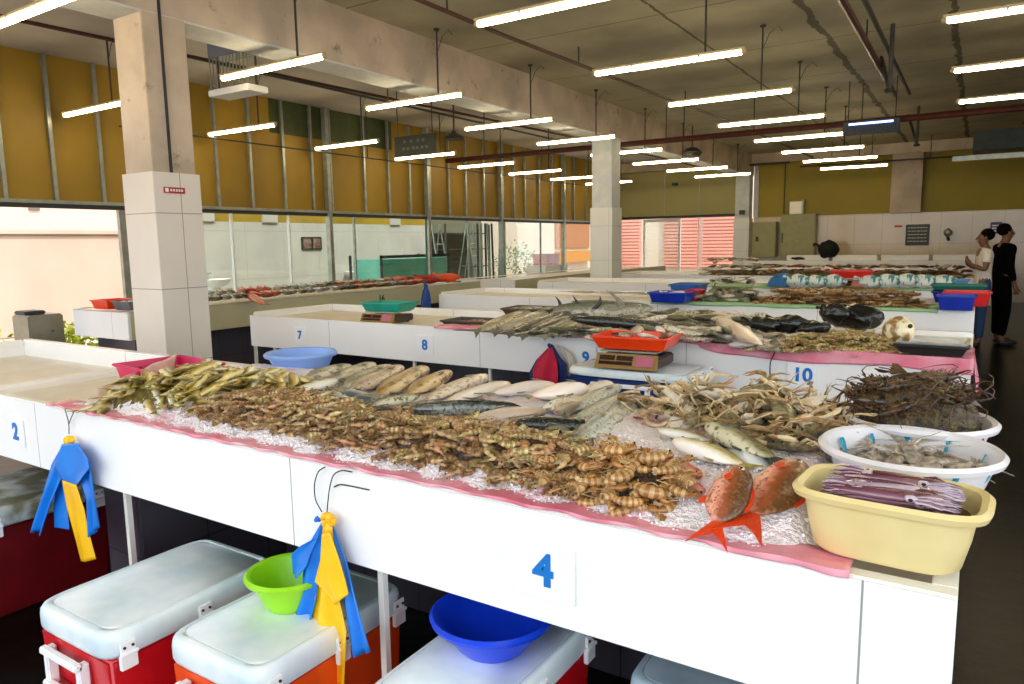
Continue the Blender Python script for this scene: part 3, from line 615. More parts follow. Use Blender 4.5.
# pink film of the second counter
def pinkB(u, v):
    x = -3.33+3.345*u; hang = .018+.012*nzz(x, 0, 3, 6)+(.05 if -1.35 < x else .012)*sm((x+1.5)/.4)*(1.15+.4*nzz(x, 2, 2.3, 1))
    if v < .6: t = v/.6; y = 4.6-.46*t; z = .905+.01*nzz(x, y, 6, 3)
    else: t = (v-.6)/.4; y = 4.139-.006*math.sin(x*25+t)*t; z = .912-hang*t
    return (x, y, z)
sheet('pink_sheet', m_pinks, 'pink plastic film draped over the edge above numbers 9 and 10', 'plastic sheet', pinkB, 200, 16)
def pinkE(u, v):
    y = 4.14+.32*u; return (.014+.02*v+.012*math.sin(u*9)*v, y, .905-.19*v*(1-.35*abs(u-.4)))
sheet('pink_sheet', m_pinks, 'pink film hanging round the right end of the second counter', 'plastic sheet', pinkE, 20, 10)
# green cloths
m_gcl = M('mint_cloth', '#8fbf86', '#a8cf9c', rough=.6, scale=5)
def cloth(x0, x1, y0, y1, label, z=.907, mat=None, hang=.03):
    def fn(u, v):
        x = x0+(x1-x0)*u
        if v < .8: t = v/.8; return (x, y1+(y0-y1)*t, z+.006*nzz(x, t, 8, 2))
        t = (v-.8)/.2; return (x, y0-.008, z-hang*t*(1+.5*nzz(x, 0, 6, 1)))
    return sheet('cloth', mat or m_gcl, label, 'cloth', fn, 60, 10)
cloth(-2.75, -.25, YC, YC+.5, 'mint green plastic cloth under the shrimps on the third counter')
cloth(-3.6, -.3, YD, YD+.6, 'mint green plastic cloth spread on the fourth counter')
# ------------------------------------------------------------ tubs on the nearest counter
m_cream = M('cream_plastic', '#dfcb8c', '#e8d79c', rough=.35, scale=9, amt=(.3, .7))
m_tubw = M('tub_white', '#e4e2e6', '#edebee', rough=.3)
m_cyan = M('cyan_streak', '#17a3c6', rough=.35); m_rstr = M('red_streak', '#c8142e', rough=.35)
ct = basin(.158, .118, m_cream, 'cream rectangular tub full of purple squid at the counter corner', (-.112, 1.475, .915), name='tub', cat='tub', sq=4.2, sx=.93, sy=.62, rb=.84, n=64, lip=.014, rz=-.06)
def round_tub(loc, r, h, label, stripe, angs):
    o = basin(r, h, m_tubw, label, loc, name='tub', cat='tub', rb=.74, n=56, lip=.012)
    for a, wd in angs:
        for inner in (0, 1):
            w = B(); rows = []
            for k in range(9):
                t = k/8; z = .02+(h-.03)*t; rr = r*(.74+.23*t)
                rr = rr*.955-.004 if inner else rr+.0025
                if inner and t < .3: continue
                da = wd*(1+.3*math.sin(k*2+a*9))
                rows.append([(rr*math.cos(a-da), rr*math.sin(a-da), z), (rr*math.cos(a+da), rr*math.sin(a+da), z)])
            w.loft(rows, closed=False, cap=False); s = w.build('streak', stripe, o, solid=.001)
            if not inner: continue
    return o
wt = round_tub((-.105, 1.805, .91), .172, .125, 'white round tub with cyan streaks holding cuttlefish in water', m_cyan, [(a*PI/180, wd) for a, wd in ((20, .025), (62, .03), (95, .04), (125, .03), (160, .05), (200, .02), (238, .03), (262, .015), (280, .03), (305, .05), (340, .03))])
rt = round_tub((-.105, 2.12, .91), .165, .125, 'white round tub with red streaks heaped with dark lobsters', m_rstr, [(a*PI/180, wd) for a, wd in ((20, .02), (75, .03), (120, .03), (215, .05), (245, .02), (265, .04), (290, .02), (310, .05), (335, .03))])
B().lathe([(.001, .0), (.150, .0)], 40).build('water', M('murky_water', '#77706a', '#8b857c', rough=.05, scale=9), None, loc=(-.105, 1.805, .91+.083)); tag(bpy.data.objects['water'], 'murky water in the cyan-streaked tub', 'water', kind='stuff')
# ------------------------------------------------------------ hanging bags
m_bagb = M('blue_bag', '#0c6fd0', '#1a84e6', rough=.4, scale=6); m_bagy = M('yellow_bag', '#f0b40a', '#fbc814', rough=.4, scale=6); m_wire = M('black_wire', '#1d1d22', rough=.5)
def strip(parent, name, mat, left, right, y, fold=.012, nf=3, ph=0, n=24, m=16, taper=.3):
    def ev(pl, t):
        f = t*(len(pl)-1); i = min(int(f), len(pl)-2); a, b_ = pl[i], pl[i+1]; t = f-i; return (a[0]+(b_[0]-a[0])*t, a[1]+(b_[1]-a[1])*t)
    def fn(u, v):
        l, r_ = ev(left, v), ev(right, v); p = at(l[0]+(r_[0]-l[0])*u, l[1]+(r_[1]-l[1])*u, y=y)
        p.y += fold*(taper+(1-taper)*v)*math.sin(u*nf*PI+ph+v*1.5); return p
    return B().grid(fn, m, n).build(name, mat, parent, solid=.002)
def wire(parent, pts, y, r=.0018, name='wire_hook'):
    q = [at(a, b_, y=y) for a, b_ in pts]; q2 = []
    for i in range(len(q)-1):
        for k in range(4): q2.append(q[i].lerp(q[i+1], k/4))
    q2.append(q[-1])
    for _ in range(2): q2 = [q2[0]]+[(q2[i-1]+q2[i]*2+q2[i+1])/4 for i in range(1, len(q2)-1)]+[q2[-1]]
    return B().tube(q2, r, 6).build(name, m_wire, parent)
def knot(parent, px, py, y, r, mat, name='knot'):
    c = at(px, py, y=y); w = B(); rr = random.Random(px)
    for k in range(6):
        d = Vector((rr.uniform(-1, 1), rr.uniform(-.6, .6), rr.uniform(-1, 1)))*r*.55
        w.ell((0, 0, 0), (r*.62, r*.5, r*.36), 12, 8, mat=Matrix.Translation(c+d)@Euler((rr.random()*3, rr.random()*3, rr.random()*3)).to_matrix().to_4x4())
    return w.build(name, mat, parent)
hb = empty('hanging_bag', (0, 0, 0), label='blue and yellow plastic bags knotted on a wire left of number 4', cat='bag')
Y2 = 1.325
strip(hb, 'blue_bag', m_bagb, [(321, 523), (303, 552), (300, 590), (283, 640)], [(325, 523), (322, 560), (318, 600), (302, 661)], Y2, ph=.4)
strip(hb, 'blue_bag', m_bagb, [(316, 538), (300, 546), (289, 555), (290, 575)], [(319, 535), (311, 555), (309, 565), (300, 577)], Y2-.008, nf=1)
strip(hb, 'blue_bag', m_bagb, [(329, 524), (338, 560), (346, 610), (353, 657)], [(333, 523), (348, 562), (358, 600), (372, 651)], Y2+.006, ph=1.2)
strip(hb, 'yellow_bag', m_bagy, [(323, 523), (319, 570), (313, 600), (306, 640), (293, 700)], [(332, 523), (334, 570), (341, 600), (349, 630), (347, 700)], Y2-.006, fold=.014, nf=3)
strip(hb, 'yellow_bag', m_bagy, [(322, 534), (320, 560), (314, 582), (334, 606)], [(330, 532), (339, 560), (344, 580), (347, 595)], Y2-.02, fold=.006, nf=2)
knot(hb, 328, 519, Y2, .026, m_bagy); knot(hb, 317, 518, Y2+.005, .011, m_bagb)
wire(hb, [(325, 467), (318, 471), (314, 484), (315, 500), (322, 512)], Y2+.02); wire(hb, [(352, 472), (342, 470), (333, 474), (329, 490), (327, 512)], Y2+.02)
wr = empty('loose_wire', at(350, 487, y=1.355), label='short black wire bent flat on the fascia beside the hanging bags', cat='wire')
o = wire(wr, [(334, 487), (340, 484), (355, 487), (369, 490)], 1.355, name='strand'); o.location = -wr.location
h1 = empty('hanging_bag', (0, 0, 0), label='blue and yellow plastic bags knotted on a wire beside number 2', cat='bag'); Y1 = 1.325
strip(h1, 'blue_bag', m_bagb, [(62, 445), (50, 465), (42, 490), (30, 530)], [(68, 448), (64, 475), (52, 505), (43, 535)], Y1, ph=.5)
strip(h1, 'blue_bag', m_bagb, [(62, 444), (54, 468), (60, 480), (72, 485)], [(77, 443), (88, 458), (91, 468), (80, 484)], Y1-.015, nf=1, fold=.01)
strip(h1, 'blue_bag', m_bagb, [(74, 444), (78, 475), (88, 500), (90, 537)], [(80, 444), (91, 462), (95, 495), (99, 528)], Y1+.004, ph=2)
strip(h1, 'blue_bag', m_bagb, [(57, 480), (54, 500), (53, 515), (53, 528)], [(64, 480), (66, 500), (69, 515), (71, 529)], Y1+.014, nf=1, fold=.006)
strip(h1, 'yellow_bag', m_bagy, [(62, 480), (67, 510), (73, 535), (79, 562)], [(76, 484), (84, 510), (88, 535), (94, 560)], Y1+.0, nf=2, fold=.008)
knot(h1, 69, 439, Y1, .024, m_bagy); wire(h1, [(65, 409), (67, 416), (69, 424), (69, 434)], Y1+.02); wire(h1, [(74, 412), (71, 418), (69, 424)], Y1+.02)
rb = empty('hanging_bag', (0, 0, 0), label='red bag with dark blue edges hanging from the second counter near number 9', cat='bag'); Y3 = 4.09
strip(rb, 'red_bag', M('crimson_bag', '#b80f33', '#cf1840', rough=.6, scale=20), [(548, 348), (538, 358), (532, 370), (531, 398)], [(552, 348), (557, 360), (559, 374), (559, 398)], Y3-.02, fold=.02)
strip(rb, 'blue_bag', M('navy_bag', '#152a6b', rough=.6), [(549, 345), (552, 355), (556, 365), (558, 398)], [(553, 345), (561, 358), (567, 364), (568, 398)], Y3, fold=.012)
strip(rb, 'blue_bag', MATS['navy_bag'], [(546, 350), (536, 360), (529, 372), (527, 398)], [(550, 350), (545, 360), (540, 372), (540, 398)], Y3+.01, fold=.01)
strip(rb, 'clear_bag', M('hazy_bag', '#c9c4b4', rough=.3), [(556, 345), (562, 352), (566, 362), (568, 372)], [(560, 346), (572, 354), (576, 364), (574, 374)], Y3+.02, fold=.012)
knot(rb, 550, 346, Y3, .02, MATS['navy_bag'])
b4 = empty('hanging_bag', (0, 0, 0), label='dark blue bag hanging at the left end of the third counter', cat='bag')
strip(b4, 'blue_bag', M('deep_blue_bag', '#10408a', rough=.5), [(425, 286), (422, 292), (420, 300), (419, 318)], [(427, 286), (430, 292), (432, 300), (432, 318)], 6.75, fold=.03); knot(b4, 426, 286, 6.75, .03, MATS['deep_blue_bag'])
cb = tag(wire(None, [(776, 348), (774, 354), (770, 362), (770, 378)], 4.12, r=.004, name='cable'), 'thin dark cable hanging down the fascia left of number 10', 'cable')

# ------------------------------------------------------------ corridor and yard things
def sink(y, label):
    r = empty('wash_basin', (XB, y, 0), label=label, cat='sink')
    B().lathe([(.02, .80), (.2, .84), (.27, .93), (.28, .95), (.25, .95), (.17, .87), (.02, .85)], 24, (.28, 0, 0), sx=.9).build('bowl', m_white, r)
    B().lathe([(.11, 0), (.08, .3), (.09, .82)], 14, (.2, 0, 0), cap=True).build('pedestal', m_white, r)
    B().tube([(.08, 0, .94), (.08, 0, 1.05), (.18, 0, 1.06), (.2, 0, 1.03)], .014, 8).build('tap', m_steel, r)
sink(8.0, 'white pedestal wash basin seen just right of the near column'); sink(11.5, 'white pedestal wash basin left of the teal tank'); sink(13.1, 'white wash basin right of the teal tank')
fo = empty('picture', (XB, 10.5, 1.56), label='small dark framed picture on the pale corridor wall', cat='picture')
B().box(.002, .03, -.27, .27, -.13, .13).build('frame', M('frame_brown', '#2a1c16', rough=.4), fo, bevel=.006); B().box(.03, .034, -.23, -.03, -.1, .1).box(.03, .034, .03, .23, -.1, .1).build('print', M('print_red', '#5a1f1b', '#8a7a70', scale=18), fo)
tk = empty('fish_tank', (-10.3, 11.75, 0), label='teal tinted tank on a dark stand behind the glass', cat='tank')
B().box(-.4, .4, -1.0, 1.1, .55, 1.22).build('tank', M('teal_tank', '#4fae98', '#7cc9b2', rough=.25, scale=1.5), tk, bevel=.03)
w = B(); [w.box(x, x+.04, y, y+.04, 0, 1.3) for x in (-.44, .4) for y in (-1.06, 1.1)]; w.box(.4, .44, -1.06, 1.1, 1.24, 1.3); w.build('stand', m_dark, tk, smooth=False)
def ladder(loc, rz, h, lean, label, wd=.42):
    r = empty('ladder', loc, rz, label=label, cat='ladder')
    for s in (-1, 1):
        B().tube([(s*wd/2, 0, 0), (s*wd/2*.7, lean, h)], .022, 6).build('rail', m_steel, r); B().tube([(s*wd/2, 2*lean, 0), (s*wd/2*.7, lean, h)], .018, 6).build('rail', m_steel, r)
    for k in range(1, int(h/.3)):
        t = k*.3/h; B().tube([(-wd/2*(1-.3*t), lean*t, k*.3), (wd/2*(1-.3*t), lean*t, k*.3)], .015, 6).build('rung', m_steel, r)
ladder((-10.2, 13.3, 0), PI/2, 1.95, .35, 'grey stepladder standing behind the glass right of the teal tank'); ladder((-10.3, 14.8, 0), PI/2+.2, 2.0, .35, 'second grey stepladder beyond the first one')
sf = empty('scaffold', (-11.45, 15.3, 0), label='dark scaffold shelf with pipes behind the stepladders', cat='scaffold')
for x in (-.3, .4):
    for y in (-1.0, .9): B().tube([(x, y, 0), (x, y, 2.0)], .03, 6).build('pole', m_pipeg, sf)
for z in (.9, 1.35, 1.75): B().box(-.32, .42, -1.0, .9, z, z+.03).build('shelf', m_pipeg, sf)
B().box(-.4, -.34, -1.3, 1.6, 0, 2.2).build('screen', M('grey_sheet', '#6f6a58', rough=.8), sf)
for i in range(7):
    o = B().tube([(0, 0, 0), (.04*R.uniform(-1, 1), .08*R.uniform(-1, 1), 1.95)], .025, 6).build('leaning_pipe', m_steel if i % 2 else m_pipeg, loc=(-9.35, 13.25+.16*i, 0)); tag(o, 'metal pipe leaning upright behind the glass beside the ladders', 'pipe', 'leaning pipes behind the glass')
# metal appliance in the yard opening
ap = empty('metal_box', (-8.3, 3.72, 0), .0, label='grey metal cabinet with dark lid standing in the left opening', cat='cabinet')
B().box(-.18, .18, -.17, .17, .12, .84).build('body', M('box_grey', '#8a8672', '#979380', rough=.4, metal=.3), ap, bevel=.015)
B().box(-.14, .1, -.16, .04, .84, .88).build('lid', m_dark, ap, bevel=.01)
B().lathe([(.015, 0), (.015, .01)], 10, (0, 0, 0), cap=True).build('knob', m_dark, ap).location = (.18, .05, .66)
for x in (-.15, .12):
    for y in (-.15, .12): B().box(x, x+.03, y, y+.03, 0, .12).build('leg', m_dark, ap)
m_leaf = M('yellow_green_leaf', '#a8b818', '#c9cf2a', rough=.5, scale=12)
def bush(loc, r, label, rs, n=260, mat=None):
    rr = random.Random(rs); w = B()
    for i in range(n):
        d = Vector((rr.gauss(0, 1), rr.gauss(0, 1), rr.gauss(0, 1))).normalized()*r*rr.uniform(.5, 1); d.z = abs(d.z)*1.3
        s = rr.uniform(.03, .06); mt = Matrix.Translation(d)@Euler((rr.random()*6, rr.random()*6, rr.random()*6)).to_matrix().to_4x4()
        w.add([mt@Vector(p) for p in ((0, -s, 0), (s*.5, 0, .004), (0, s, 0), (-s*.5, 0, .004))], [(0, 1, 2, 3)])
    root = w.build('bush', mat or m_leaf, loc=loc, smooth=False); tag(root, label, 'bush', 'bushes in the yard')
    B().tube([(0, 0, 0), (0, .01, r)], .015, 5).build('stem', M('twig', '#5a4a30'), root)
for i, (x, y) in enumerate(((-9.7, 3.75), (-9.5, at(58, 330, x=-9.5).y), (-9.5, at(68, 330, x=-9.5).y), (-9.6, at(78, 330, x=-9.6).y))): bush((x, y, 0), .5, 'low yellow-green bush behind the grey metal cabinet' if i else 'yellow-green bush at the left edge beside the grey metal cabinet', i+2)
bush((-11.6, 18.4, .6), .8, 'grey-green shrub outside the far left windows', 40, 500, M('grey_leaf', '#6f7f56', '#98a584', rough=.5))
for i, (y, z) in enumerate(((17.0, .9), (17.5, .9))): tag(tray(.4, .3, .3, M('faded_red_crate', '#c8604e', '#d67a66', rough=.5), 'faded red crate outside the far left windows', (-9.9, y, z-.0)), group='red crates outside')
bx('crate_bench', m_outw, -10.2, -9.6, 16.7, 17.9, 0, .9, bevel=.01); tag(bpy.data.objects['crate_bench'], 'pale bench outside under the red crates', 'bench')
# ------------------------------------------------------------ fish, shrimps, crabs, lobsters, squid
def curvept(t, L, bend):
    """backbone point and heading; t 0 tail .. 1 snout"""
    a = bend*(t-.5); return Vector(((t-.5)*L, bend*L*.5*((t-.5)**2), 0)), a
def fish(name, L, H, W, bmat, fmat, bend=0, fork=.5, tail=True, deep=.6, snout=.28, parts=True, cut=False, tailh=.85, n=14, taill=.15):
    """lies on its side: +x is the snout, +y the back"""
    w = B(); rings = []; prof = []
    K = 15
    for i in range(K+1):
        t = i/K
        if cut: h = H*(.86+.14*math.sin(t*PI*.5+.6)) if t < .5 else H*math.sqrt(max(0, 1-((t-.5)/.5)**2.3)); 
        else:
            h = H*(snout*.0+math.sin(PI*min(1, t**.75*1.0))**.8) if t > 0 else 0
            pe = .17*H; h = max(h, pe if t < .5 else 0)
            if t > deep: u = (t-deep)/(1-deep); h = H*math.sin(PI*deep**.75)**.8*(1-u**2.1)**.62
        h = max(h, .004*L); c, a = curvept(t, L, bend); q = Vector((-math.sin(a), math.cos(a), 0)); th = max(W*(h/H)**.8, .003*L)
        if not cut: th *= min(1, .35+1.1*t)
        rings.append([c+q*(h/2*math.copysign(abs(math.cos(b))**.9, math.cos(b)))+Vector((0, 0, th/2*math.sin(b))) for b in (2*PI*j/n for j in range(n))])
        prof.append((t, c, q, h))
    w.loft(rings); body = w.build(name, bmat, ang=1.4)
    def at_(t): return prof[int(round(t*K))]
    if tail and not cut:
        _, c, q, h = prof[0]; th = tailh*H*.5; l = L*taill; d = Vector((-1, 0, 0)); z = Vector((0, 0, .0025+L*.004))
        pts = [c+q*.07*H-d*.03*L, c+q*th*.6+d*l*.55, c+q*th+d*l*1.15, c+q*th*.45+d*l*(1.0-fork*.35), c+d*l*(1-fork*.65), c-q*th*.45+d*l*(1.0-fork*.35), c-q*th+d*l*1.15, c-q*th*.6+d*l*.55, c-q*.07*H-d*.03*L]
        f = B(); k = len(pts); f.add([p+z*.5 for p in pts]+[p-z*.5 for p in pts], [(0, 1, 3, 4), (1, 2, 3), (8, 4, 5, 7), (7, 5, 6), (0, 4, 8)]+[tuple(k+i for i in reversed(g)) for g in ((0, 1, 3, 4), (1, 2, 3), (8, 4, 5, 7), (7, 5, 6), (0, 4, 8))]+[(i, (i+1) % k, k+(i+1) % k, k+i) for i in range(k)])
        f.build('tail_fin', fmat, body, smooth=False)
    if parts:
        f = B(); top = []; 
        for t in (.3, .4, .5, .6, .7): _, c, q, h = at_(t); top.append((c+q*h*.46, c+q*(h*.5+H*.09*math.sin((t-.2)/.55*PI)**.6)+Vector((-.03*L, 0, 0))))
        z = Vector((0, 0, .0012)); f.loft([[a-z, b_-z*.4, b_+z*.4, a+z] for a, b_ in top]); f.build('dorsal_fin', fmat, body, smooth=False)
        f = B(); bot = []
        for t in (.27, .33, .4): _, c, q, h = at_(t); bot.append((c-q*h*.45, c-q*(h*.5+H*.13*(1.3-abs(t-.3)*6))+Vector((-.04*L, 0, 0))))
        f.loft([[a-z, b_-z*.4, b_+z*.4, a+z] for a, b_ in bot]); f.build('anal_fin', fmat, body, smooth=False)
        _, c, q, h = at_(.72)
        for s in (1, -1):
            f = B(); p0 = c-q*h*.08+Vector((0, 0, s*W*.47)); f.add([p0, p0+Vector((-.13*L, H*.1, s*W*.1)), p0+Vector((-.17*L, -.02*H, s*W*.12)), p0+Vector((-.1*L, -H*.12, s*W*.06)), p0+Vector((-.005, -.004, s*.002))], [(0, 1, 2, 3, 4)])
            f.build('pectoral_fin', fmat, body, smooth=False, solid=.0015)
            _, c2, q2, h2 = at_(.87); e = B(); c3 = c2+q2*h2*.16+Vector((0, 0, s*W*.5*(h2/H)**.8*.85)); rr = min(H*.075, .012)
            e.ell(c3, (rr, rr, rr*.5), 12, 6, 0); e.ell(c3+Vector((0, 0, s*rr*.3)), (rr*.55, rr*.55, rr*.35), 10, 6, 1); e.build('eye', [M('eye_pale', '#c9c4b0', rough=.2), M('eye_black', '#0a0a0a', rough=.1)], body)
        if cut: 
            pass
    if cut:
        _, c, q, h = prof[0]; B().loft([[p*1 for p in rings[0]], [Vector((p.x-.002, p.y*.99, p.z*.99)) for p in rings[0]]]).build('cut_face', M('cut_orange', '#d98a2a', '#c0602a', rough=.4, scale=40), body)
    return Kind(body)
F_ol = fishmat('olive_fish_skin', '#4a3e0c', '#bd9a1c', '#ecdfa4', None, sc=22, lo=.25, hi=.85)
F_ol2 = fishmat('silver_fish_skin', '#6b6428', '#bcb070', '#f2eedd', None, sc=22)
F_gr = fishmat('grey_fish_skin', '#5f6350', '#989680', '#d4cfbc', '#74745c', sc=35)
F_gb = fishmat('grey_scaled_skin', '#6e7566', '#a4a898', '#ccd0c4', '#80877a', sc=70)
F_br = fishmat('brown_grouper_skin', '#6a4a18', '#a9823c', '#d6c093', '#7d5c24', sc=26)
F_mp = fishmat('mottled_pink_skin', '#8e7f68', '#bba88e', '#e0d2bf', '#9a876c', sc=60)
F_wp = fishmat('white_pink_skin', '#cbb6a0', '#e2cdbb', '#f2e8de', None, sc=14)
F_dk = fishmat('dark_mackerel_skin', '#141a1c', '#2b3230', '#8f9690', '#3d4638', sc=60, lo=.05, hi=.42, rough=.18)
F_sv = fishmat('blue_silver_skin', '#4d5a60', '#aab4b8', '#e6eaec', sc=12)
F_yw = fishmat('white_yellow_skin', '#a8963a', '#dcd3b4', '#f3f0e8', sc=25, lo=.15, hi=.6)
F_od = fishmat('olive_dark_skin', '#55502c', '#7f7a52', '#c9c3a4', '#5c5736', sc=30, lo=.2, hi=.7)
F_rd = fishmat('red_snapper_skin', '#5a3a1c', '#a8552f', '#f0a78e', '#8a5a34', sc=60, lo=.3, hi=.72)
F_re = fishmat('orange_red_skin', '#b8321a', '#cf5030', '#e8a088', sc=20)
m_fin_ol = M('olive_fin', '#8f8130', '#b3a450', rough=.5, scale=60); m_fin_gr = M('grey_fin', '#6d6a58', '#8f8b76', rough=.5, scale=60); m_fin_rd = M('red_fin', '#c92c0c', '#e04a16', rough=.4, scale=50, bump=.2, stretch=(1, 6, 1)); m_fin_dk = M('dark_fin', '#1d2020', '#343832', rough=.4)
K_olive = [fish('yellow_striped_fish', .155, .037, .024, F_ol, m_fin_ol, b_) for b_ in (.0, .35, -.3)]
K_silver = [fish('silver_yellow_fish', .155, .04, .024, F_ol2, m_fin_ol, b_) for b_ in (.2, -.3)]
def place2(kind, pa, pb, hf, L, dz=0, roll=0, label=None, cat='fish', group=None, flip=False, H=1, pitch=None, tz=.6):
    """snout at pixel pa, tail root at pixel pb"""
    a = ath(*pa, hf, dz); b_ = ath(*pb, hf, dz*tz); d = a-b_; s = d.length/L; c = (a+b_)/2; H = H*min(1, 1.05/s)
    yaw = math.atan2(d.y, d.x); pt = -math.atan2(d.z, math.hypot(d.x, d.y)) if pitch is None else pitch
    e = (Matrix.Rotation(yaw, 3, 'Z')@Matrix.Rotation(pt, 3, 'Y')@Matrix.Rotation(roll+(PI if flip else 0), 3, 'X')).to_euler()
    return kind.place(c, e, (s, s*H, s*H), label, cat, group)
def inpoly(p, poly):
    c = False
    for i in range(len(poly)):
        a, b_ = poly[i], poly[i-1]
        if (a[1] > p[1]) != (b_[1] > p[1]) and p[0] < (b_[0]-a[0])*(p[1]-a[1])/(b_[1]-a[1])+a[0]: c = not c
    return c
def topoly(pp, base): return [Vector((p[0], p[1], 0)) if p[1] < 60 else ath(p[0], p[1], base, p[2] if len(p) > 2 else .004) for p in pp]
def scatter(poly_px, base, n, rr, mind, tries=60):
    poly = [tuple(p.xy) for p in topoly(poly_px, base)]; xs = [p[0] for p in poly]; ys_ = [p[1] for p in poly]; out = []; d = mind
    for _ in range(n*tries):
        if len(out) >= n: break
        p = (rr.uniform(min(xs), max(xs)), rr.uniform(min(ys_), max(ys_)))
        if inpoly(p, poly) and p[0] < (-.04 if p[1] > 2.5 else 0) and any(a <= p[1] <= b_ for a, b_ in ((1.37, 2.2), (4.03, 5.2), (6.93, 7.84), (9.68, 10.6), (12.43, 13.35))) and all((p[0]-q[0])**2+(p[1]-q[1])**2 > d*d for q in out): out.append(p)
        elif rr.random() < .004: d *= .97
    return out, poly
def edge_d(p, poly):
    best = 9
    for i in range(len(poly)):
        a, b_ = Vector(poly[i]), Vector(poly[i-1]); v = b_-a; t = max(0, min(1, (Vector(p)-a).dot(v)/v.length_squared)); best = min(best, (Vector(p)-a-v*t).length)
    return best
def heap(kinds, poly_px, z, base, height, n, rr, mind, scl, label, cat, group, edge=.08, stuff_n=0, heading=None, spread=PI, tilt=.35, lay=2):
    """a heap of single creatures over a ground height base(x, y)"""
    for l in range(lay):
        pts, poly = scatter(poly_px, base, n//lay, rr, mind)
        for i, p in enumerate(pts):
            h = height*sm(edge_d(p, poly)/edge); zz = base(*p)+(h if l == lay-1 else h*.5)+rr.uniform(-.003, .004)
            a = rr.uniform(-spread, spread)+(heading if heading is not None else 0)
            k = rr.choice(kinds); s = scl*rr.uniform(.85, 1.15)
            lb = label(p) if callable(label) else label; gp = group(p) if callable(group) else group
            k.place((p[0], p[1], zz), (rr.uniform(-tilt, tilt)+(PI if rr.random() < .5 else 0), rr.uniform(-tilt, tilt)*.6, a), s, lb, cat, gp)
    if stuff_n:
        pts, poly = scatter(poly_px, base, stuff_n, rr, mind*.7); w = B(); ks = [k.root for k in kinds]
        for p in pts:
            k = rr.choice(ks); s_ = scl*rr.uniform(.85, 1.1); h = height*sm(edge_d(p, poly)/edge)*.45
            mt = Matrix.Translation((p[0], p[1], base(*p)+h))@Euler((rr.uniform(-.4, .4)+(PI if rr.random() < .5 else 0), 0, rr.uniform(-PI, PI))).to_matrix().to_4x4()@Matrix.Scale(s_, 4)
            b0 = len(w.v); w.v += [mt@v.co for v in k.data.vertices]; w.f += [tuple(b0+i for i in f.vertices) for f in k.data.polygons]; w.m += [f.material_index for f in k.data.polygons]
        o = w.build(ks[0].name.split('.')[0]+'_underlayer', list(ks[0].data.materials), ang=1.2); tag(o, 'lower layer of '+(label if isinstance(label, str) else label((0, 0))), cat, kind='stuff')
def mound(poly_px, z, base, height, mat, name, label, edge=.08, cat=None, seed=0, drop=.012, amp=.008, fr=40):
    poly = topoly(poly_px, base); P2 = [tuple(p.xy) for p in poly]; xs = [p.x for p in poly]; ys_ = [p.y for p in poly]; N1 = 90; N2 = 50; w = B()
    x0, x1, y0, y1 = min(xs), max(xs), min(ys_), max(ys_); idx = {}
    for i in range(N1+1):
        for j in range(N2+1):
            p = (x0+(x1-x0)*i/N1, y0+(y1-y0)*j/N2)
            if inpoly(p, P2) and not 2.3 < p[1] < 4.22: h = height*sm(edge_d(p, P2)/edge); idx[i, j] = len(w.v); w.v.append(Vector((p[0], p[1], base(*p)+h-drop+amp*nzz(p[0], p[1], fr, seed))))
    for i in range(N1):
        for j in range(N2):
            q = [(i, j), (i+1, j), (i+1, j+1), (i, j+1)]
            if all(k in idx for k in q): w.f.append(tuple(idx[k] for k in q)); w.m.append(0)
    o = w.build(name, mat, ang=3); tag(o, label, cat or name, kind='stuff'); return o

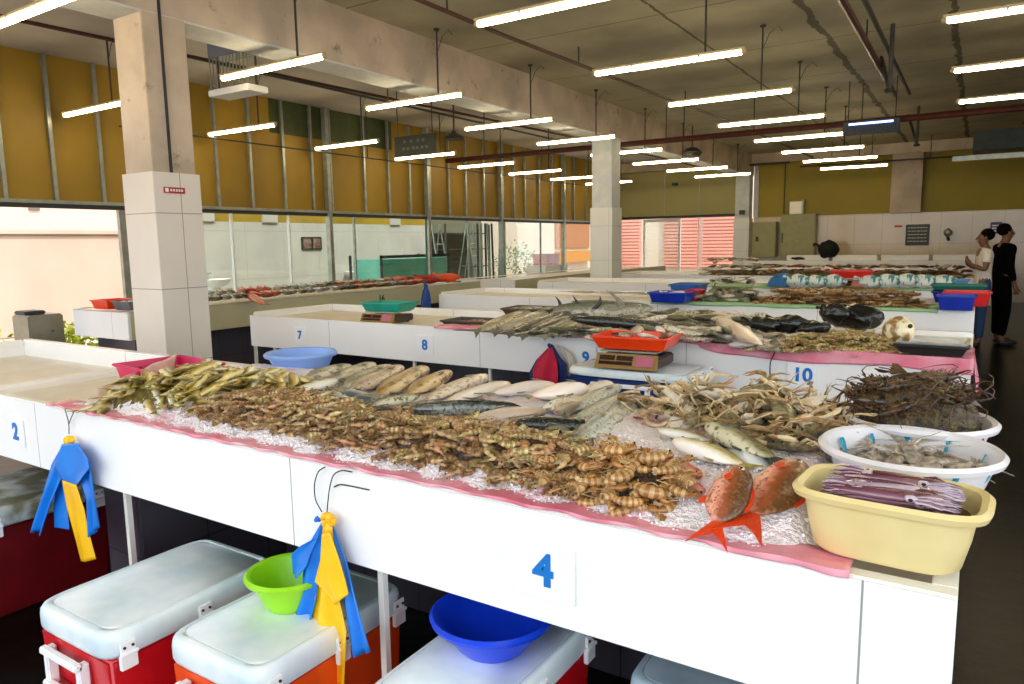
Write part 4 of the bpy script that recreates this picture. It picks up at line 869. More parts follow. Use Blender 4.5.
# --- shrimps
def shrimp(name, L, curl, mats, r=.0125, legs=True, parts=False, seed=0, seg=15, n=8):
    w = B(); rings = []; ms = []; rr = random.Random(seed); arc = curl; pts = []
    for i in range(seg+1):
        t = i/seg; a = arc*(t-.35); rad = L/max(arc, .01)
        pts.append((Vector((rad*math.sin(a), rad*(1-math.cos(a)), 0)), a, t))
    for i, (c, a, t) in enumerate(pts):
        q = Vector((-math.sin(a), math.cos(a), 0))
        k = r*(.22+.78*math.sin(PI*min(1, (t*1.15+.12)))**.7 if t < .76 else r and .75*(1-(t-.76)/.24)**.55+.12)
        if t <= .62: k *= 1+.10*(i % 2)
        rings.append([c+q*(k*math.cos(b))*1.15+Vector((0, 0, k*.9*math.sin(b))) for b in (2*PI*j/n for j in range(n))])
        if i < seg: ms.append(0 if (i % 2 or t > .62) else 1)
    w.loft(rings, ms=ms)
    c, a, t = pts[-1]; tt = Vector((math.cos(a), math.sin(a), 0)); q = Vector((-math.sin(a), math.cos(a), 0))
    w.tube([c-tt*.01*L*6, c+tt*L*.10-q*r*.5], [r*.22, .0004], 4)                    # rostrum
    c0, a0, _ = pts[0]; t0 = Vector((math.cos(a0), math.sin(a0), 0)); q0_ = Vector((-math.sin(a0), math.cos(a0), 0))
    def fan(bb_):
        for s in (-1, -.33, .33, 1):
            d = (-t0+Vector((0, 0, s*.75))).normalized(); e = q0_*.0012; sd = d.cross(q0_).normalized()*r*.34; p = c0+t0*.004
            bb_.add([p+e, p+d*L*.09+sd+e, p+d*L*.15+e, p+d*L*.09-sd+e, p-e, p+d*L*.09+sd-e, p+d*L*.15-e, p+d*L*.09-sd-e], [(0, 1, 2, 3), (7, 6, 5, 4), (0, 4, 5, 1), (1, 5, 6, 2), (2, 6, 7, 3), (3, 7, 4, 0)], 1 if bb_ is w else 0)
    def lg(bb_, mi):
        for i in range(2, seg-1):
            c, a, t = pts[i]; q = Vector((-math.sin(a), math.cos(a), 0)); tt = Vector((math.cos(a), math.sin(a), 0))
            for s in (-1, 1):
                ln = r*(1.0 if t < .6 else 1.7); b0 = c+q*r*.75+Vector((0, 0, s*r*.35))
                bb_.tube([b0, b0+q*ln*.6+tt*ln*.25+Vector((0, 0, s*ln*.2)), b0+q*ln+tt*ln*(.7 if t > .6 else -.2)], [r*.13, r*.09, .0003], 3, mi)
    def an(bb_, mi):
        for s in (-1, 1):
            p = c+Vector((0, 0, s*r*.3)); bb_.tube([p, p+tt*L*.22+q*L*.06*s, p+tt*L*.15+q*L*.28+Vector((0, 0, s*L*.05)), p-tt*L*.15+q*L*(.42+.05*s)], [r*.1, r*.07, r*.05, .0002], 3, mi)
        for s in (-1, 1): bb_.ell(c-tt*L*.05+Vector((0, 0, s*r*.55))-q*r*.1, (r*.2,)*3, 6, 4, 2)
    if not parts:
        fan(w); an(w, 1)
        if legs: lg(w, 1)
        return Kind(w.build(name, mats, ang=1.2))
    root = w.build(name, mats, ang=1.2); f = B(); fan(f); f.build('tail_fan', mats[1], root, smooth=False)
    f = B(); lg(f, 0); f.build('legs', mats[1], root, smooth=False); f = B(); an(f, 0); f.m = [min(k, 1) for k in f.m]; f.build('antennae', [mats[1], mats[2]], root)
    return Kind(root)
SB = M('shrimp_shell', '#967548', '#c8a676', rough=.28, scale=60, coat=.5, var=.22); SD = M('shrimp_band', '#7c5730', '#9a7344', rough=.3, scale=60, coat=.4, var=.2); SE = M('shrimp_eye', '#0c0a08', rough=.2)
SB2 = M('shrimp_shell_pale', '#b09a5c', '#d8c692', rough=.28, scale=50, coat=.5, var=.2); SD2 = M('shrimp_band_olive', '#7f6c38', '#9c8850', rough=.3, scale=60, coat=.4, var=.2)
SR = M('shrimp_shell_pink', '#b07850', '#c99468', rough=.28, scale=60, coat=.5, var=.15)
K_sh = [shrimp('shrimp', .085, c_, ms_, r=.0088, seed=i) for i, (c_, ms_) in enumerate(((1.3, (SB, SD, SE)), (2.3, (SB, SD2, SE)), (3.2, (SR, SD, SE)), (1.9, (SB2, SD2, SE)), (.8, (SB2, SD, SE)), (2.8, (SB, SD, SE))))]
TB = M('prawn_shell', '#8a5626', '#ad7838', rough=.25, scale=50, coat=.6, var=.12); TW = M('prawn_band', '#a8834e', '#cfae7a', rough=.3, scale=40, coat=.4, var=.1)
K_tp = [shrimp('tiger_prawn', .13, c_, (TB, TW, SE), r=.0145, parts=True, seed=i+20, seg=19, n=10) for i, c_ in enumerate((3.9, 3.2, 2.6, 4.4))]
m_shm = M('shrimp_gap_shade', '#22150a', '#4a3018', rough=.4, scale=90, bump=.6, bscale=90)  # core under the shrimps; shade of the gaps is put into its dark colour
RR = random.Random(11)
# olive fish heap
P_ol = [(86, 411), (104, 395, .02), (135, 382, .04), (170, 370, .06), (215, 361, .07), (260, 366, .07), (300, 376, .06), (326, 385, .03), (300, 391), (245, 394), (200, 404), (180, 408), (130, 415), (100, 415)]
P_unused = [(86, 409), (104, 395, .02), (135, 384, .04), (170, 372, .055), (215, 364, .055), (260, 370, .05), (300, 381, .04), (318, 389, .02), (290, 393), (245, 393), (200, 402), (180, 406), (130, 414), (100, 415)]
baseA = lambda x, y: iceA(x, y)
gO = 'yellow-olive fish piled at the left'
_a, _b = at(110, 405, z=.95), at(160, 380, z=.95); HD = math.atan2((_b-_a).y, (_b-_a).x)
heap(K_olive+K_olive+K_silver, P_ol, .96, baseA, .042, 180, RR, .024, 1.0, lambda p: 'small yellow-olive striped fish in the heap at the left of the ice', 'fish', gO, edge=.07, heading=HD, spread=.55, lay=3, tilt=.45)
heap(K_olive+K_silver, [(236, 376, .02), (262, 368, .035), (300, 376, .04), (332, 385, .02), (300, 392), (250, 394)], .96, baseA, .04, 56, RR, .022, .95, 'small yellow-olive striped fish in the heap at the left of the ice', 'fish', gO, edge=.05, heading=HD, spread=.8, lay=2, tilt=.45)
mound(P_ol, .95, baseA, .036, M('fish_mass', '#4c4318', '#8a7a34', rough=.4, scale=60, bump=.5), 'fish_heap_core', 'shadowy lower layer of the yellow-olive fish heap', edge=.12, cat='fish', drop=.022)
# shrimp heap
P_sh = [(190, 408), (232, 394, .02), (290, 386, .03), (340, 396, .03), (400, 411, .03), (480, 417, .03), (560, 430, .03), (610, 446, .03), (640, 468), (600, 486), (560, 490), (520, 481), (480, 471), (430, 462), (395, 455), (330, 441), (285, 430), (245, 424), (205, 415)]
n0 = len(bpy.data.objects)
def shlab(p): return 'raw brown shrimp in the long heap across the front of the nearest counter'
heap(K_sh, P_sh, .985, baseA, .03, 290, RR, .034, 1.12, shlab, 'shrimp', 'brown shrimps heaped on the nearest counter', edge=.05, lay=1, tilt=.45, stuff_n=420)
mound(P_sh, .975, baseA, .034, m_shm, 'shrimp_heap_core', 'lower layer of the brown shrimp heap, darkened as shade in the gaps', edge=.05, cat='shrimp', drop=.006, amp=.012, fr=55)
# large prawns
P_tp = [(520, 470), (545, 456, .02), (590, 448, .025), (612, 436, .03), (650, 450, .03), (686, 464, .02), (697, 482), (690, 497), (650, 508), (615, 513), (570, 498), (540, 488)]
for q, k, a, s in (((611, 450), 0, -.4, 1.02), ((650, 458), 1, .2, 1), ((627, 474), 0, 1.6, 1.0), ((652, 492), 3, .4, 1.15), ((578, 486), 1, 2.7, .95), ((544, 477), 2, 2.4, .9), ((583, 466), 1, -1, .9), ((547, 461), 3, .3, .85), ((611, 494), 0, 2.2, .85), ((630, 502), 2, .5, .8), ((672, 470), 2, 1.2, .85), ((676, 490), 0, -.7, .9), ((596, 482), 2, 1, .9), ((688, 480), 1, 2.5, .8)):
    p = ath(*q, iceA, .035); K_tp[k].place(p, (RR.uniform(-.25, .25), RR.uniform(-.2, .2), a), s*.92, 'large curled banded prawn at the right end of the shrimp heap', 'prawn', 'large banded prawns')
heap(K_tp, P_tp, .98, baseA, .022, 46, RR, .03, .78, 'large curled banded prawn at the right end of the shrimp heap', 'prawn', 'large banded prawns', edge=.04, lay=2, tilt=.5)
mound(P_tp, .97, baseA, .022, m_shm, 'prawn_heap_core', 'lower layer of the large prawn heap, darkened as shade in the gaps', edge=.04, cat='prawn', drop=.008)
# --- bigger fish, one by one: kind, snout px, tail px, height above the ice, label
def one(nm, L, H, W, bm, fm, pa, pb, dz, label, roll=0, flip=False, bend=0, **k):
    kd = fish(nm, L, H, W, bm, fm, bend, **k); return place2(kd, pa, pb, iceA, L, dz, roll, label, flip=flip, tz=.9 if nm == 'red_snapper' else .45)
K = [
 ('grey_fish', .2, .07, .045, F_gr, m_fin_gr, (352, 366), (306, 378), .04, 'slim grey-green fish, leftmost of the back row right of the blue basin'),
 ('grey_fish', .2, .075, .05, F_gr, m_fin_gr, (376, 364), (330, 382), .05, 'grey-green fish, second in the back row from the blue basin'),
 ('grey_fish', .2, .075, .05, F_gr, m_fin_gr, (392, 366), (343, 387), .05, 'grey-green fish, third in the back row from the blue basin'),
 ('pale_fish', .2, .08, .055, F_mp, m_fin_gr, (404, 367), (352, 390), .055, 'pale grey fish beside the brown grouper in the back row'),
 ('brown_grouper', .2, .085, .06, F_br, m_fin_gr, (428, 368), (378, 394), .06, 'yellow-brown mottled grouper in the back row'),
 ('brown_grouper', .2, .07, .05, F_br, m_fin_dk, (452, 372), (408, 393), .05, 'darker brown grouper right of the yellow-brown one'),
 ('mottled_fish', .24, .07, .055, F_mp, m_fin_gr, (488, 376), (424, 400), .055, 'long mottled pinkish grey fish in the back row'),
 ('white_fish', .22, .075, .055, F_wp, m_fin_gr, (512, 384), (446, 402), .05, 'whitish pink fish beside the mottled one'),
 ('silver_fish', .2, .075, .04, F_ol2, m_fin_gr, (338, 380), (288, 393), .03, 'silver-green fish lying under the back row near the olive heap'),
 ('silver_fish', .2, .06, .035, F_sv, m_fin_dk, (312, 394), (362, 404), .02, 'blue-silver fish at the edge of the shrimp heap'),
 ('silver_fish', .18, .06, .035, F_sv, m_fin_dk, (345, 391), (380, 404), .025, 'small blue-silver fish with dark tail beside the mackerel'),
 ('dark_fish', .2, .065, .045, F_od, m_fin_dk, (420, 396), (368, 406), .035, 'short dark green fish above the long mackerel'),
 ('mackerel', .42, .06, .055, F_dk, m_fin_dk, (522, 407), (388, 409), .035, 'long dark mackerel lying along the shrimp heap'),
 ('white_fish', .24, .065, .05, F_wp, m_fin_gr, (470, 421), (548, 409), .02, 'smooth white fish piece lying behind the shrimps'),
 ('white_fish', .2, .07, .06, F_wp, m_fin_gr, (556, 386), (492, 393), .045, 'pink-white fish in the middle of the back row'),
 ('white_fish', .2, .09, .065, F_wp, m_fin_gr, (588, 388), (532, 396), .055, 'big pink-white fish with reddish cheek in the back row'),
 ('round_fish', .16, .085, .06, F_gr, m_fin_gr, (576, 401), (540, 408), .035, 'rounded grey fish below the big pink-white one'),
 ('round_fish', .17, .09, .06, F_mp, m_fin_gr, (554, 410), (596, 400), .04, 'rounded pale fish left of the scaled grey fish'),
 ('round_fish', .17, .08, .06, F_wp, m_fin_gr, (612, 384), (578, 398), .045, 'pale round fish at the back before the cooler'),
 ('grey_scaled_fish', .26, .07, .05, F_gb, m_fin_gr, (645, 399), (580, 440), .035, 'large grey scaled fish, frontmost of the slanting three', ),
 ('grey_scaled_fish', .24, .06, .045, F_gb, m_fin_gr, (640, 391), (570, 425), .045, 'grey scaled fish, middle of the slanting three'),
 ('grey_scaled_fish', .24, .06, .045, F_gb, m_fin_gr, (622, 386), (572, 410), .05, 'grey scaled fish, rearmost of the slanting three'),
 ('grey_scaled_fish', .2, .05, .04, F_gb, m_fin_gr, (612, 412), (572, 440), .02, 'narrow grey fish half hidden beside the prawns'),
 ('white_yellow_fish', .22, .07, .045, F_yw, m_fin_ol, (656, 430), (712, 440), .025, 'white fish with yellow back, upper of the pair on the ice'),
 ('white_yellow_fish', .26, .085, .055, F_yw, m_fin_ol, (672, 440), (742, 464), .03, 'white fish with yellow back, lower of the pair on the ice'),
 ('olive_fish', .24, .065, .05, F_od, m_fin_dk, (704, 424), (772, 458), .05, 'dark olive fish lying in front of the crabs'),
 ('white_belly_fish', .18, .07, .045, F_sv, m_fin_gr, (735, 444), (768, 470), .015, 'white-bellied fish between the olive fish and the snappers'),
 ('red_snapper', .22, .125, .07, F_rd, m_fin_rd, (742, 466), (718, 522), .045, 'red snapper with spread tail hanging over the counter edge'),
 ('red_snapper', .22, .11, .06, F_rd, m_fin_rd, (800, 462), (756, 514), .03, 'darker red snapper beside the cream tub'),
 ('red_fish', .14, .045, .035, F_re, m_fin_rd, (702, 476), (668, 462), .008, 'small orange-red fish half under the white fish'),
 ('red_fish', .14, .045, .035, F_re, m_fin_rd, (706, 492), (674, 476), .006, 'small pinkish red fish beside the nearer snapper'),
]
for i, a in enumerate(K):
    bend = (.0, .15, -.2, .2)[i % 4]; kw = {}
    if a[0] == 'red_snapper': bend = -.1; kw = dict(tailh=1.0, fork=.75, deep=.55, taill=.36)
    one(*a[:8], a[8], a[9], roll=(.35 if 'scaled' in a[0] or a[7][1] < 400 and i < 8 else 0)*1, bend=bend, flip=a[6][0] > a[7][0] and i not in (29,) and False or a[0] in ('white_yellow_fish', 'olive_fish', 'red_snapper', 'white_belly_fish'), **kw)
kd = fish('cut_mackerel', .22, .062, .055, F_dk, m_fin_dk, 0, cut=True, parts=True, tail=False); place2(kd, (514, 424), (584, 427), iceA, .22, .03, 0, 'dark mackerel piece with an orange cut end')
# ice heap patch beside the scaled fish is part of the bed
# --- crabs
def crab(name, top, leg, tip, belly=False):
    w = B(); n = 22
    def out(s, z): 
        ring = []
        for j in range(n):
            a = 2*PI*j/n; x = .068*math.cos(a)*s; y = .036*math.sin(a)*s*(1.0 if math.sin(a) < 0 else .9)
            if abs(math.cos(a)) > .97: x *= 1.28
            elif math.sin(a) > 0 and j % 2: x *= 1.05; y *= 1.08
            ring.append((x, y, z))
        return ring
    w.loft([out(.2, -.013), out(.75, -.012), out(1, 0), out(.82, .010), out(.45, .016), out(.1, .018)]); 
    if belly: w.loft([[(x*.5*math.cos(a), .0+y*.5*math.sin(a), z) for a in (2*PI*j/8 for j in range(8))] for x, y, z in ((.05, .05, -.013), (.03, .035, -.017), (.008, .01, -.018))], 1)
    root = w.build(name, [top, leg], ang=.9)
    for s in (-1, 1):
        B().ell((s*.014, .036, .004), (.004, .004, .004), 6, 4).build('eye', SE, root)
        c = B(); c.tube([(s*.04, .028, 0), (s*.066, .045, .004), (s*.072, .07, .004)], [.006, .0065, .0075], 7, 0)
        c.tube([(s*.072, .068, .004), (s*.062, .09, .004), (s*.044, .105, .004)], [.007, .009, .0045], 7, 0); c.tube([(s*.046, .103, .004), (s*.028, .112, .006), (s*.012, .110, .006)], [.0045, .003, .0006], 5, 1); c.tube([(s*.05, .096, .004), (s*.032, .098, .003), (s*.016, .103, .004)], [.004, .0028, .0006], 5, 1)
        c.build('claw', [leg, tip], root)
        for k in range(4):
            y = .02-.018*k; sp = .25-.42*k; L_ = .07 if k < 3 else .055
            d = Vector((s*math.cos(sp), math.sin(sp), 0)); p0 = Vector((s*.05, y, -.002)); p1 = p0+d*L_*.55+Vector((0, 0, .018)); p2 = p1+d*L_*.42+Vector((0, -.004*k, -.012)); p3 = p2+d*L_*.42+Vector((s*-.004, -.012, -.016))
            l = B().tube([p0, p1, p2, p3], [.0052, .0045, .0034, .0008 if k < 3 else .006], 6, flat=.7)
            if k == 3: l.ell(p3, (.012, .008, .002), 8, 4)
            l.build('leg', leg, root)
    return Kind(root)
m_cr1 = M('crab_shell', '#5b5436', '#9c9070', rough=.35, scale=70, coat=.4, var=.15); m_cr2 = M('crab_belly', '#d9cdb6', '#ece4d4', rough=.35, scale=30, coat=.3, var=.08); m_cl1 = M('crab_leg_cream', '#c4a878', '#e2d0a6', rough=.35, scale=40, coat=.3, var=.12); m_cl2 = M('crab_leg_brown', '#7d5f38', '#a58b5e', rough=.4, scale=60, var=.12); m_ct = M('crab_tip', '#9a6844', '#b88a60', rough=.35, scale=30)
K_cr = [crab('crab', m_cr1, m_cl2, m_ct), crab('crab', m_cr2, m_cl1, m_ct, True), crab('crab', m_cr1, m_cl1, m_ct), crab('crab', m_cr2, m_cl2, m_ct, True)]
P_cr = [(645, 410, .02), (656, 392, .05), (700, 385, .08), (745, 383, .085), (790, 392, .07), (826, 412, .03), (842, 436), (838, 448), (790, 456), (760, 442), (722, 428), (690, 424), (655, 422)]
def crz(x, y): return iceA(x, y)
pts, poly = scatter(P_cr, iceA, 46, RR, .05)
for i, p in enumerate(pts):
    k = RR.choice(K_cr); up = k in (K_cr[0], K_cr[2]); h = .065*sm(edge_d(p, poly)/.13)
    if i % 3 == 0: h *= .45
    wcol = 'pale belly-up crab' if not up else 'mottled olive-brown crab'
    k.place((p[0], p[1], iceA(*p)+.012+h), (RR.uniform(-.6, .6)+(0 if up else PI), RR.uniform(-.5, .5), RR.uniform(-PI, PI)), RR.uniform(.78, .98), wcol+' in the crab heap beside the round tubs', 'crab', wcol+'s in the heap')
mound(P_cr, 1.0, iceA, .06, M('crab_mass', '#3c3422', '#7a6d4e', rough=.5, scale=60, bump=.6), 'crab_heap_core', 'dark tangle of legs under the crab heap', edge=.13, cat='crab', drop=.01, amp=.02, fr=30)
# --- lobsters in the red-streaked tub
m_lob = M('lobster_shell', '#21160a', '#5c4420', rough=.35, scale=45, coat=.4, amt=(.4, .7)); m_lob2 = M('lobster_leg', '#22140a', '#5a3418', rough=.4, scale=60)
def lobster():
    w = B(); rings = []; ms = []
    for i in range(17):
        t = i/16; x = -.08+.19*t; r = .019*(.55+.5*math.sin(PI*min(1, t*.9+.12))) if t < .55 else .023*(1-(t-.55)/.45*.45); r *= (1+.12*(i % 2 if t < .5 else 0))*(.3 if i == 16 else .7 if i == 15 else 1)
        rings.append([(x, r*1.1*math.cos(b), r*math.sin(b)*.9-.25*(max(0, .35-t))**2) for b in (2*PI*j/9 for j in range(9))])
    w.loft(rings)
    for i in range(26):
        t = R.uniform(.5, 1); a = R.uniform(0, PI); p = Vector((-.08+.19*t, .022*math.cos(a), .018*math.sin(a))); w.tube([p, p+Vector((.008, .008*math.cos(a), .008*math.sin(a)))], [.002, .0003], 4)
    root = w.build('lobster', m_lob, ang=1)
    f = B(); [f.add([(-.078, 0, 0), (-.105, .012*s-.008, -.008), (-.118, .014*s, -.01), (-.105, .012*s+.008, -.008)], [(0, 1, 2, 3)]) for s in (-1.6, -.8, 0, .8, 1.6)]; f.build('tail_fan', m_lob2, root, solid=.002, smooth=False)
    for s in (-1, 1):
        B().tube([(.10, s*.012, .008), (.12, s*.03, .02), (.12, s*.06, .024), (.09, s*.09, .02), (.05, s*.11, .01)], [.0035, .0022, .0015, .001, .0004], 6).build('antenna', m_lob2, root)
        for k in range(5): x = .08-.018*k; B().tube([(x, s*.015, -.008), (x+.015-.008*k, s*.042, .006), (x+.02-.012*k, s*.062, -.012), (x+.024-.014*k, s*.07, -.03)], [.0035, .003, .0022, .0006], 5).build('leg', m_lob2, root)
    return Kind(root)
K_lb = lobster(); tc_ = Vector((-.105, 2.12, 1.01))
for i in range(17):
    a = i*2.4; r_ = .1*math.sqrt(((i*7) % 17)/17); h = .135*(1-(r_/.15)**2)
    K_lb.place(tc_+Vector((r_*math.cos(a)-.015, r_*math.sin(a)*.8, h-.01)), (RR.uniform(-.5, .5), RR.uniform(-.3, .3)+.15, a+RR.uniform(-1, 1)), RR.uniform(.85, 1.0), 'dark spiny lobster in the heap in the red-streaked tub', 'lobster', 'lobsters heaped in the tub')
w = B().ell((0, 0, 0), (.145, .13, .14), 26, 14)
for v in w.v: v += Vector((nzz(v.x, v.y, 30, 2), nzz(v.y, v.z, 30, 4), nzz(v.x, v.z, 30, 6)))*.02
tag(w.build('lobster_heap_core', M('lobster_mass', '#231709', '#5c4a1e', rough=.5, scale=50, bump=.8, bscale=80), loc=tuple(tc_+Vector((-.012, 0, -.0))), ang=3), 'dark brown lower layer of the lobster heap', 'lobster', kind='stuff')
# --- cuttlefish in the cyan-streaked tub
m_cut = M('cuttlefish_skin', '#877a6a', '#c4b8a6', rough=.2, scale=50, coat=.5)
def cuttle():
    w = B(); w.ell((0, 0, 0), (.035, .022, .012), 14, 8); w.ell((.036, 0, 0), (.014, .013, .010), 10, 6); w.add([(-.03, .02, 0), (0, .029, 0), (.03, .02, 0), (.03, -.02, 0), (0, -.029, 0), (-.03, -.02, 0), (-.04, 0, 0)], [(0, 1, 2, 3, 4, 5, 6)])
    root = w.build('cuttlefish', m_cut, ang=1.2); 
    for k in range(8): a = (k-3.5)*.16; B().tube([(.045, a*.03, 0), (.065, a*.09, .004), (.085, a*.2, -.003)], [.003, .0022, .0006], 5).build('arm', m_cut, root)
    return Kind(root)
K_ct = cuttle()
for i in range(17):
    a = i*2.4; r_ = .1*math.sqrt(i/17); K_ct.place((-.1+r_*math.cos(a), 1.83+r_*math.sin(a)*.75, .995+.03*(1-r_/.1)), (RR.uniform(-.4, .4), RR.uniform(-.2, .2), RR.uniform(-PI, PI)), .85, 'pale grey cuttlefish lying in the cyan-streaked tub', 'cuttlefish', 'cuttlefish in the tub')
# --- squid in the cream tub
m_sq = M('squid_skin', '#54202f', '#8f6474', rough=.15, scale=28, coat=.8, amt=(.35, .7), stretch=(.25, 1, 1), var=.15); m_sq2 = M('squid_pale', '#a890a6', '#cdbccb', rough=.15, scale=20, coat=.8, var=.1)
def squid(mt_):
    w = B(); rings = []
    for i in range(13):
        t = i/12; x = -.075+.15*t; r = .0175*math.sin(PI*(.08+.6*t))**.8; rings.append([(x, r*math.cos(b), r*.75*math.sin(b)) for b in (2*PI*j/10 for j in range(10))])
    w.loft(rings); root = w.build('squid', mt_, ang=1.2)
    for s in (-1, 1): B().add([(-.075, 0, 0), (-.045, s*.03, .002), (-.01, s*.014, 0), (-.03, 0, .004)], [(0, 1, 2, 3)]).build('fin', mt_, root, solid=.002)
    B().ell((.085, 0, 0), (.015, .013, .011), 10, 6).build('head', m_sq2, root)
    e = B(); [e.ell((.086, s*.011, .003), (.005, .004, .005), 8, 5) for s in (-1, 1)]; e.build('eyes', SE, root)
    for k in range(6): a = (k-2.5)*.2; B().tube([(.095, a*.03, 0), (.12, a*.045, .004), (.14, a*.06, .0), (.155, a*.04, -.002)], [.004, .0035, .002, .0005], 5).build('tentacle', mt_ if k % 2 else m_sq2, root)
    return Kind(root)
K_sq = [squid(m_sq), squid(m_sq2), squid(m_sq)]
for i in range(34):
    y = 1.412+.126*((i*5) % 34)/34; fl_ = i % 3 == 0; a = RR.uniform(-.15, .15)+(PI if fl_ else 0); x = -.112+(.03 if fl_ else -.03)+RR.uniform(-.015, .015)
    K_sq[(0, 2, 0, 2, 0, 1)[i % 6]].place((x, y, 1.008+.011*(i % 4)), (RR.uniform(-.4, .4), RR.uniform(-.05, .05), a), (.88, .62, .62), 'glossy purple squid lying lengthways in the cream tub', 'squid', 'squid in the cream tub')
tag(B().lathe([(.001, 0), (.138, 0)], 48, sx=.93, sy=.62, sq=4.2).build('brine', M('dark_brine', '#2a1822', '#3a2230', rough=.06), loc=(-.112, 1.475, .999), rot=(0, 0, -.06)), 'dark brine among the squid in the cream tub', 'water', kind='stuff')
w = B(); w.lathe([(.145, .116), (.137, .119), (.139, .113)], 64, sx=.93, sy=.62, sq=4.2)

# ------------------------------------------------------------ second counter
zb = lambda x, y: .905
K_mid = [fish('market_fish', .22, .07, .045, F_gr, m_fin_gr, .2), fish('market_fish', .22, .075, .05, F_od, m_fin_gr, -.2), fish('market_fish', .22, .08, .05, F_mp, m_fin_gr, .1), fish('market_fish', .22, .07, .045, F_wp, m_fin_gr, 0), fish('market_fish', .2, .06, .04, F_dk, m_fin_dk, .2)]
gB = lambda c: 'fish heaped on the second counter, %s' % c
heap(K_mid[:2]+[K_mid[4]], [(500, 334), (560, 326, .05), (600, 326, .06), (640, 328, .06), (640, 345), (596, 343), (560, 341), (505, 338)], .95, zb, .05, 54, RR, .05, .75, 'green-grey fish near the edge, left of the orange tray', 'fish', gB('left part'), edge=.12, heading=.9, spread=.7)
heap([K_mid[2], K_mid[3], K_mid[0]], [(596, 328, .06), (680, 322, .1), (760, 324, .1), (790, 338, .02), (775, 348), (740, 350), (700, 348), (640, 345), (600, 343)], .97, zb, .08, 90, RR, .055, .92, 'pale grey fish behind and right of the orange tray', 'fish', gB('middle part'), edge=.18, heading=2.4, spread=.9)
heap(K_mid[:3], [(600, 316, .1), (660, 309, .1), (740, 312, .1), (790, 322, .08), (780, 332, .04), (700, 330, .05), (620, 328, .05)], 1.0, zb, .1, 80, RR, .055, .9, 'greenish fish at the rear of the second counter heap', 'fish', gB('rear part'), edge=.18, heading=.4, spread=1.2)
mound([(500, 338), (520, 325, .05), (600, 316, .1), (660, 310, .1), (740, 313, .1), (790, 322, .08), (790, 337), (775, 347), (740, 349), (600, 342)], .95, zb, .09, M('grey_fish_mass', '#4a4836', '#8d8a70', rough=.4, scale=25, bump=.6), 'fish_heap_core', 'lower layer of the fish heap on the second counter', edge=.2, cat='fish', drop=.045)
def big(nm, L, H, W, bm, fm, pa, pb, dz, label, roll=0, bend=0, flip=False, hf=zb, **k): return place2(fish(nm, L, H, W, bm, fm, bend, **k), pa, pb, hf, L, dz, roll, label, flip=flip)
big('tuna', .6, .12, .10, F_od, m_fin_dk, (540, 311), (478, 330), .04, 'slender fish with forked tail hanging over the pink film', .3, fork=1, tailh=1.3)
big('tuna', .6, .12, .10, F_gr, m_fin_dk, (560, 310), (500, 330), .04, 'grey tuna-like fish lying beside the fork-tailed one', .3)
big('tuna', .6, .11, .09, F_dk, m_fin_dk, (572, 313), (514, 332), .05, 'dark striped tuna-like fish, third from the fork-tailed one', .3)
big('tuna', .5, .11, .09, F_dk, m_fin_dk, (590, 315), (528, 334), .04, 'dark tuna-like fish above the hanging red bag', .3)
big('tuna', .5, .09, .08, F_od, m_fin_gr, (594, 319), (548, 335), .04, 'olive fish just right of the dark tuna-like pair', .3)
big('long_fish', .9, .09, .09, F_dk, m_fin_dk, (570, 319), (700, 330), .09, 'very long dark fish lying across the second counter heap')
big('large_fish', .6, .14, .11, F_gr, m_fin_gr, (655, 308), (545, 312), .10, 'large grey fish on its belly behind the long dark one', 1.3)
big('pale_fish', .5, .13, .10, F_wp, m_fin_gr, (718, 321), (760, 345), .09, 'pinkish pale fish on top of the heap above number 10', .2)
big('pale_fish', .4, .12, .08, F_wp, m_fin_gr, (612, 325), (650, 321), .06, 'pale fish just behind the orange tray')
for i, (a, b_, s) in enumerate((((560, 309), (555, 296), 1), ((577, 309), (572, 295), 1), ((594, 309), (600, 296), 1.1), ((622, 308), (606, 290), 1.6))):
    p, q = at(*a, y=4.95), at(*b_, y=4.95); d = q-p; w = B(); rings = []
    for k in range(8):
        t = k/7; c = p+d*t+Vector((.02*math.sin(t*PI)*s, 0, 0)); r_ = .022*s*(1-t)**.8+.002; rings.append([c+Vector((r_*math.cos(x_), r_*.3*math.sin(x_), 0)) for x_ in (2*PI*j/8 for j in range(8))])
    o = w.loft(rings).build('upright_tail_fin', m_fin_dk if i < 3 else m_fin_gr); tag(o, ('dark pointed fin standing up at the back of the heap, number %s from the left' % ('one two three'.split()[i]) if i < 3 else 'large grey curved fin standing up behind the heap'), 'fin')
K_s2 = [shrimp('green_shrimp', .1, c_, ms_, r=.012, seed=i+50, legs=False, seg=11, n=6) for i, (c_, ms_) in enumerate(((1.2, (SB2, SD2, SE)), (2.0, (SB2, SD2, SE)), (.7, (SB, SD2, SE))))]
P_s2 = [(745, 348), (775, 338, .05), (800, 329, .06), (850, 328, .06), (885, 333, .05), (903, 343, .02), (904, 352), (840, 350)]
heap(K_s2, P_s2, .95, zb, .055, 300, RR, .03, 1.0, 'olive-brown shrimp in the heap above number 10', 'shrimp', 'olive shrimps on the second counter', edge=.12, lay=2)
mound(P_s2, .945, zb, .05, M('green_shrimp_mass', '#4f4420', '#8f7c44', rough=.4, scale=50, bump=.6), 'shrimp_heap_core', 'lower layer of the olive shrimp heap', edge=.12, cat='shrimp', drop=.01)
for i in range(14):
    K_sh[i % 6].place((-3.22+RR.uniform(-.15, .15), 4.5+RR.uniform(-.09, .09), .905+.01*(i % 2)), (0, 0, RR.uniform(-PI, PI)), 1.0, 'shrimp lying in the shallow dark tray near number 8', 'shrimp', 'shrimps in the shallow dark tray')
